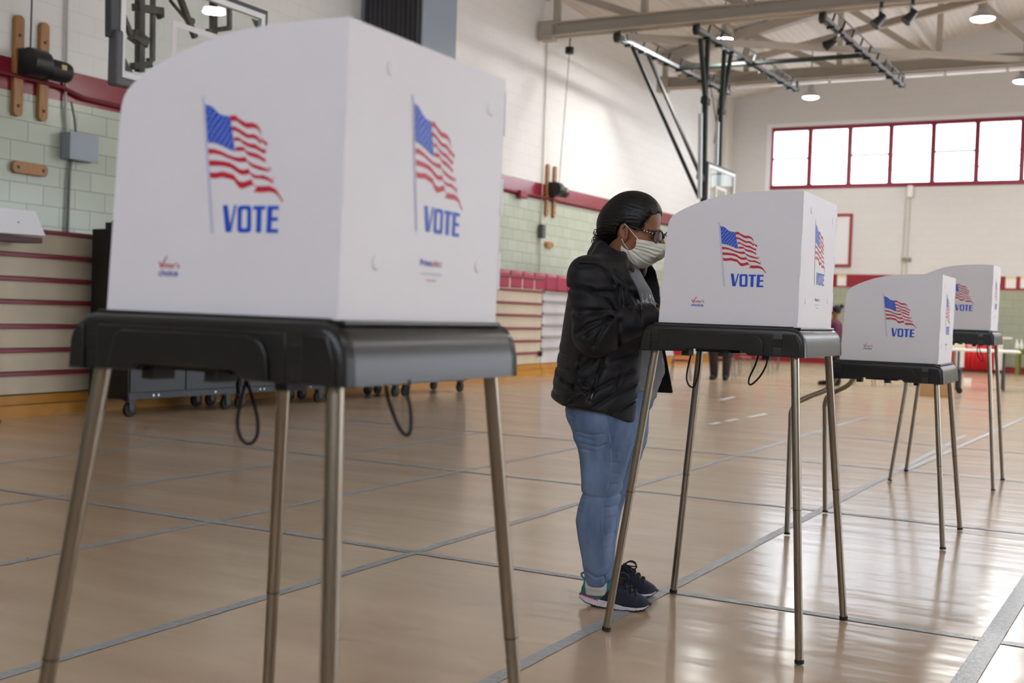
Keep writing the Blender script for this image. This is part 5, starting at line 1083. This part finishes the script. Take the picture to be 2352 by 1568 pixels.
for (x, y, sx) in ((-.098, .034, 0), (-.062, .256, 0)):
    rows, cy, sx2 = ((LEGN, .02, -.03) if y < .1 else (LEGF, .225, 0))
    def sock_sdf(P, rows=rows, cy=cy, sx2=sx2):
        d = loft(P, PX(rows, cy, [r-.012 for r in RYN], .88)); c2 = .03 if cy < .1 else .245
        d = smin(smin(d, cone(P, (-.075+sx2, c2, .06), (.03+sx2, c2-.01, .036), .026, .022), .02), cone(P, PL(1369 if cy < .1 else 1384, 1342, cy), (-.09+sx2, c2, .05), .036, .026), .02)
        return np.maximum(d-.0025, np.maximum(P[:, 2]-.122, np.maximum(.045-P[:, 2], P[:, 0]-sx2-.03)))
    sdf_mesh('sock', sock_sdf, (-.19, y-.09, .02), (.06, y+.09, .16), .0035, mat('white_sock', 'd9d6d2', .85), woman, smooth_it=1)
m = MB(); pb = np.array(HN[0])+np.array([.10, .05, .0]); m.tube([pb+np.array([-.03, 0, .07]), pb+np.array([.012, 0, -.03])], [.005, .0045], 10); pen = m.build('pen', mat('blue_pen', '2a2f9a', .3), smooth=True)
pen.matrix_world = TR; tag(pen, "blue pen in the woman's near hand behind the booth screen", 'pen')

# ---- two people far behind
def figure(prims, k=.03): return lambda P: __import__('functools').reduce(lambda a, b: smin(a, b, k), [cone(P, *p) if len(p) == 4 else ell(P, *p) for p in prims])
def far_person(label, loc, rz, body, clothes, hairp, h=.011):
    sdfb = figure(body); allp = np.array([q for p in body for q in ([p[0], p[1]] if len(p) == 4 else [p[0]])]); lo, hi = allp.min(0)-.25, allp.max(0)+.25; lo[2] = -.01
    o = sdf_mesh('person', sdfb, lo, hi, h, skin, smooth_it=1); o.location = loc; o.rotation_euler.z = rz; tag(o, label, 'person')
    for nm, pr, mm in clothes: sdf_mesh(nm, figure(pr, .025), lo, hi, h*.9, mm, o, smooth_it=1)
    sdf_mesh('hair', figure(hairp, .02), lo, hi, h*.7, hair_m, o, smooth_it=1); return o
def grow(ps, g): return [(p[0], p[1], p[2]+g, p[3]+g) if len(p) == 4 else (p[0], tuple(x+g for x in p[1])) for p in ps]
# standing, walking to the left, maroon top
p = at_z(1897, 884); hh = 1.42; W1 = hh/1.42
hands = lambda x, y, z, s: [((x, y, z), (x, y, z-.05), .03, .024)]+[((x+.012*k-.018, y, z-.05), (x+.012*k-.012, y, z-.11+.006*abs(k-1)), .009, .007) for k in range(4)]+[((x+.02, y, z-.02), (x+.045, y, z-.07), .010, .008)]
body = [((0, 0, 1.32), (.075, .066, .09)), ((.0, 0, 1.22), (-.01, 0, 1.12), .045, .05), ((-.01, -.13, 1.07), (-.01, .13, 1.07), .06, .06), ((-.01, 0, 1.05), (0, 0, .78), .115, .12), ((.0, -.07, .74), (.05, -.08, .40), .085, .055), ((.05, -.08, .40), (.08, -.08, .07), .052, .036), ((.08, -.08, .05), (-.08, -.085, .035), .036, .03),
        ((.0, .07, .74), (.0, .08, .40), .085, .055), ((.0, .08, .40), (-.13+.06, .08, .07), .052, .036), ((-.07, .08, .05), (-.22, .085, .03), .036, .028), ((-.01, -.17, 1.05), (.03, -.2, .82), .045, .038), ((.03, -.2, .82), (-.04, -.2, .64), .038, .026), ((-.01, .17, 1.05), (0, .2, .82), .045, .038), ((0, .2, .82), (-.08, .18, .64), .038, .026), ((-.085, 0, 1.30), (-.06, 0, 1.29), .012, .018)]
body += hands(-.04, -.2, .63, 1)+hands(-.08, .18, .63, -1)
top_ = grow([body[2], body[3]]+[b for b in body[10:14]], .018); pants = grow(body[4:6]+body[7:9]+[((0, 0, .80), (0, 0, .74), .11, .12)], .02); shoes_ = grow([body[6], body[9]], .012)
far_person('person in a maroon top and black trousers walking beyond the sharp booth', (float(p[0])+.12, float(p[1]), 0), R(16), body,
    [('top', top_, mat('maroon_knit', '521537', .8)), ('trousers', pants, mat('black_trousers', '17171c', .8)), ('shoe', [shoes_[0]], rubber), ('shoe', [shoes_[1]], rubber)], [((.012, 0, 1.345), (.086, .078, .09)), ((.1, 0, 1.41), (.04, .04, .04))])
# seated on a chair, dark trousers
p = at_z(1646, 872); sx, sy = float(p[0]), float(p[1])
bd = [((0, .18, 1.22), (.08, .09, .11)), ((0, .18, 1.12), (0, .2, 1.02), .05, .055), ((-.16, .2, .97), (.16, .2, .97), .07, .07), ((0, .2, .95), (0, .22, .6), .13, .15)]
for s in (-1, 1): bd += [((s*.09, .18, .54), (s*.13, -.2, .52), .09, .065), ((s*.13, -.2, .52), (s*.11, -.16, .08), .062, .042), ((s*.11, -.14, .05), (s*.12, -.3, .035), .04, .034), ((s*.2, .2, .94), (s*.24, .1, .7), .05, .042), ((s*.24, .1, .7), (s*.14, -.12, .64), .042, .03)]+[((s*.14, -.12, .64), (s*.13, -.18, .62), .03, .026)]+[((s*(.10+.016*k), -.18, .62), (s*(.10+.016*k), -.25+.008*abs(k-1), .6), .01, .008) for k in range(4)]+[((s*.09, -.15, .63), (s*.07, -.19, .62), .011, .009)]
g = lambda i: [b for s in (0, 1) for b in [bd[4+s*11+i]]]
far_person('person seated in dark trousers, legs showing under the sharp booth tray', (sx+.02, sy+.2, 0), R(8), bd,
    [('shirt', grow([bd[2], bd[3]]+g(3)+g(4), .02), mat('dark_plum_cloth', '3b2b33', .85)), ('trousers', grow(g(0)+g(1)+[((-.08, .2, .56), (.08, .2, .56), .11, .11)], .025), mat('dark_brown_trousers', '2b2124', .85)), ('shoe', grow([g(2)[0]], .014), rubber), ('shoe', grow([g(2)[1]], .014), rubber)], [((0, .20, 1.25), (.09, .1, .105))])
o = dup(c0); o.location = (sx+.02, sy+.38, 0); o.rotation_euler.z = R(8); o['label'] = 'stacking chair that the person in dark trousers sits on'
# ================================================================== CAMERA, WORLD, OUTPUT
cam = bpy.data.cameras.new('camera'); co = bpy.data.objects.new('camera', cam); C.objects.link(co)
cam.sensor_width = 36; cam.lens = F/CW*36; cam.clip_start = .05; cam.clip_end = 200
m4 = Matrix(M.T.tolist()).to_4x4(); m4.translation = Vector(EYE.tolist()); co.matrix_world = m4
cam.dof.use_dof = True; cam.dof.focus_distance = 4.15; cam.dof.aperture_fstop = 3.3; cam.dof.aperture_blades = 9
sc_ = bpy.context.scene; sc_.camera = co
w = bpy.data.worlds.new('overcast_sky'); sc_.world = w; w.use_nodes = True; bg = w.node_tree.nodes['Background']
bg.inputs['Color'].default_value = (.86, .905, .98, 1); bg.inputs['Strength'].default_value = 3.15
vs_ = sc_.view_settings; vs_.view_transform = 'Standard'; vs_.look = 'None'; vs_.exposure = 0.9; vs_.gamma = 1; vs_.use_curve_mapping = False
cy = sc_.cycles; cy.max_bounces = 7; cy.diffuse_bounces = 3; cy.glossy_bounces = 3; cy.transparent_max_bounces = 12; cy.caustics_reflective = False; cy.caustics_refractive = False
cy.use_denoising = True; cy.use_adaptive_sampling = True; cy.adaptive_threshold = .08; cy.adaptive_min_samples = 20; MATS["lamp_diffuser"].cycles.emission_sampling = "NONE"; cy.sample_clamp_indirect = 6
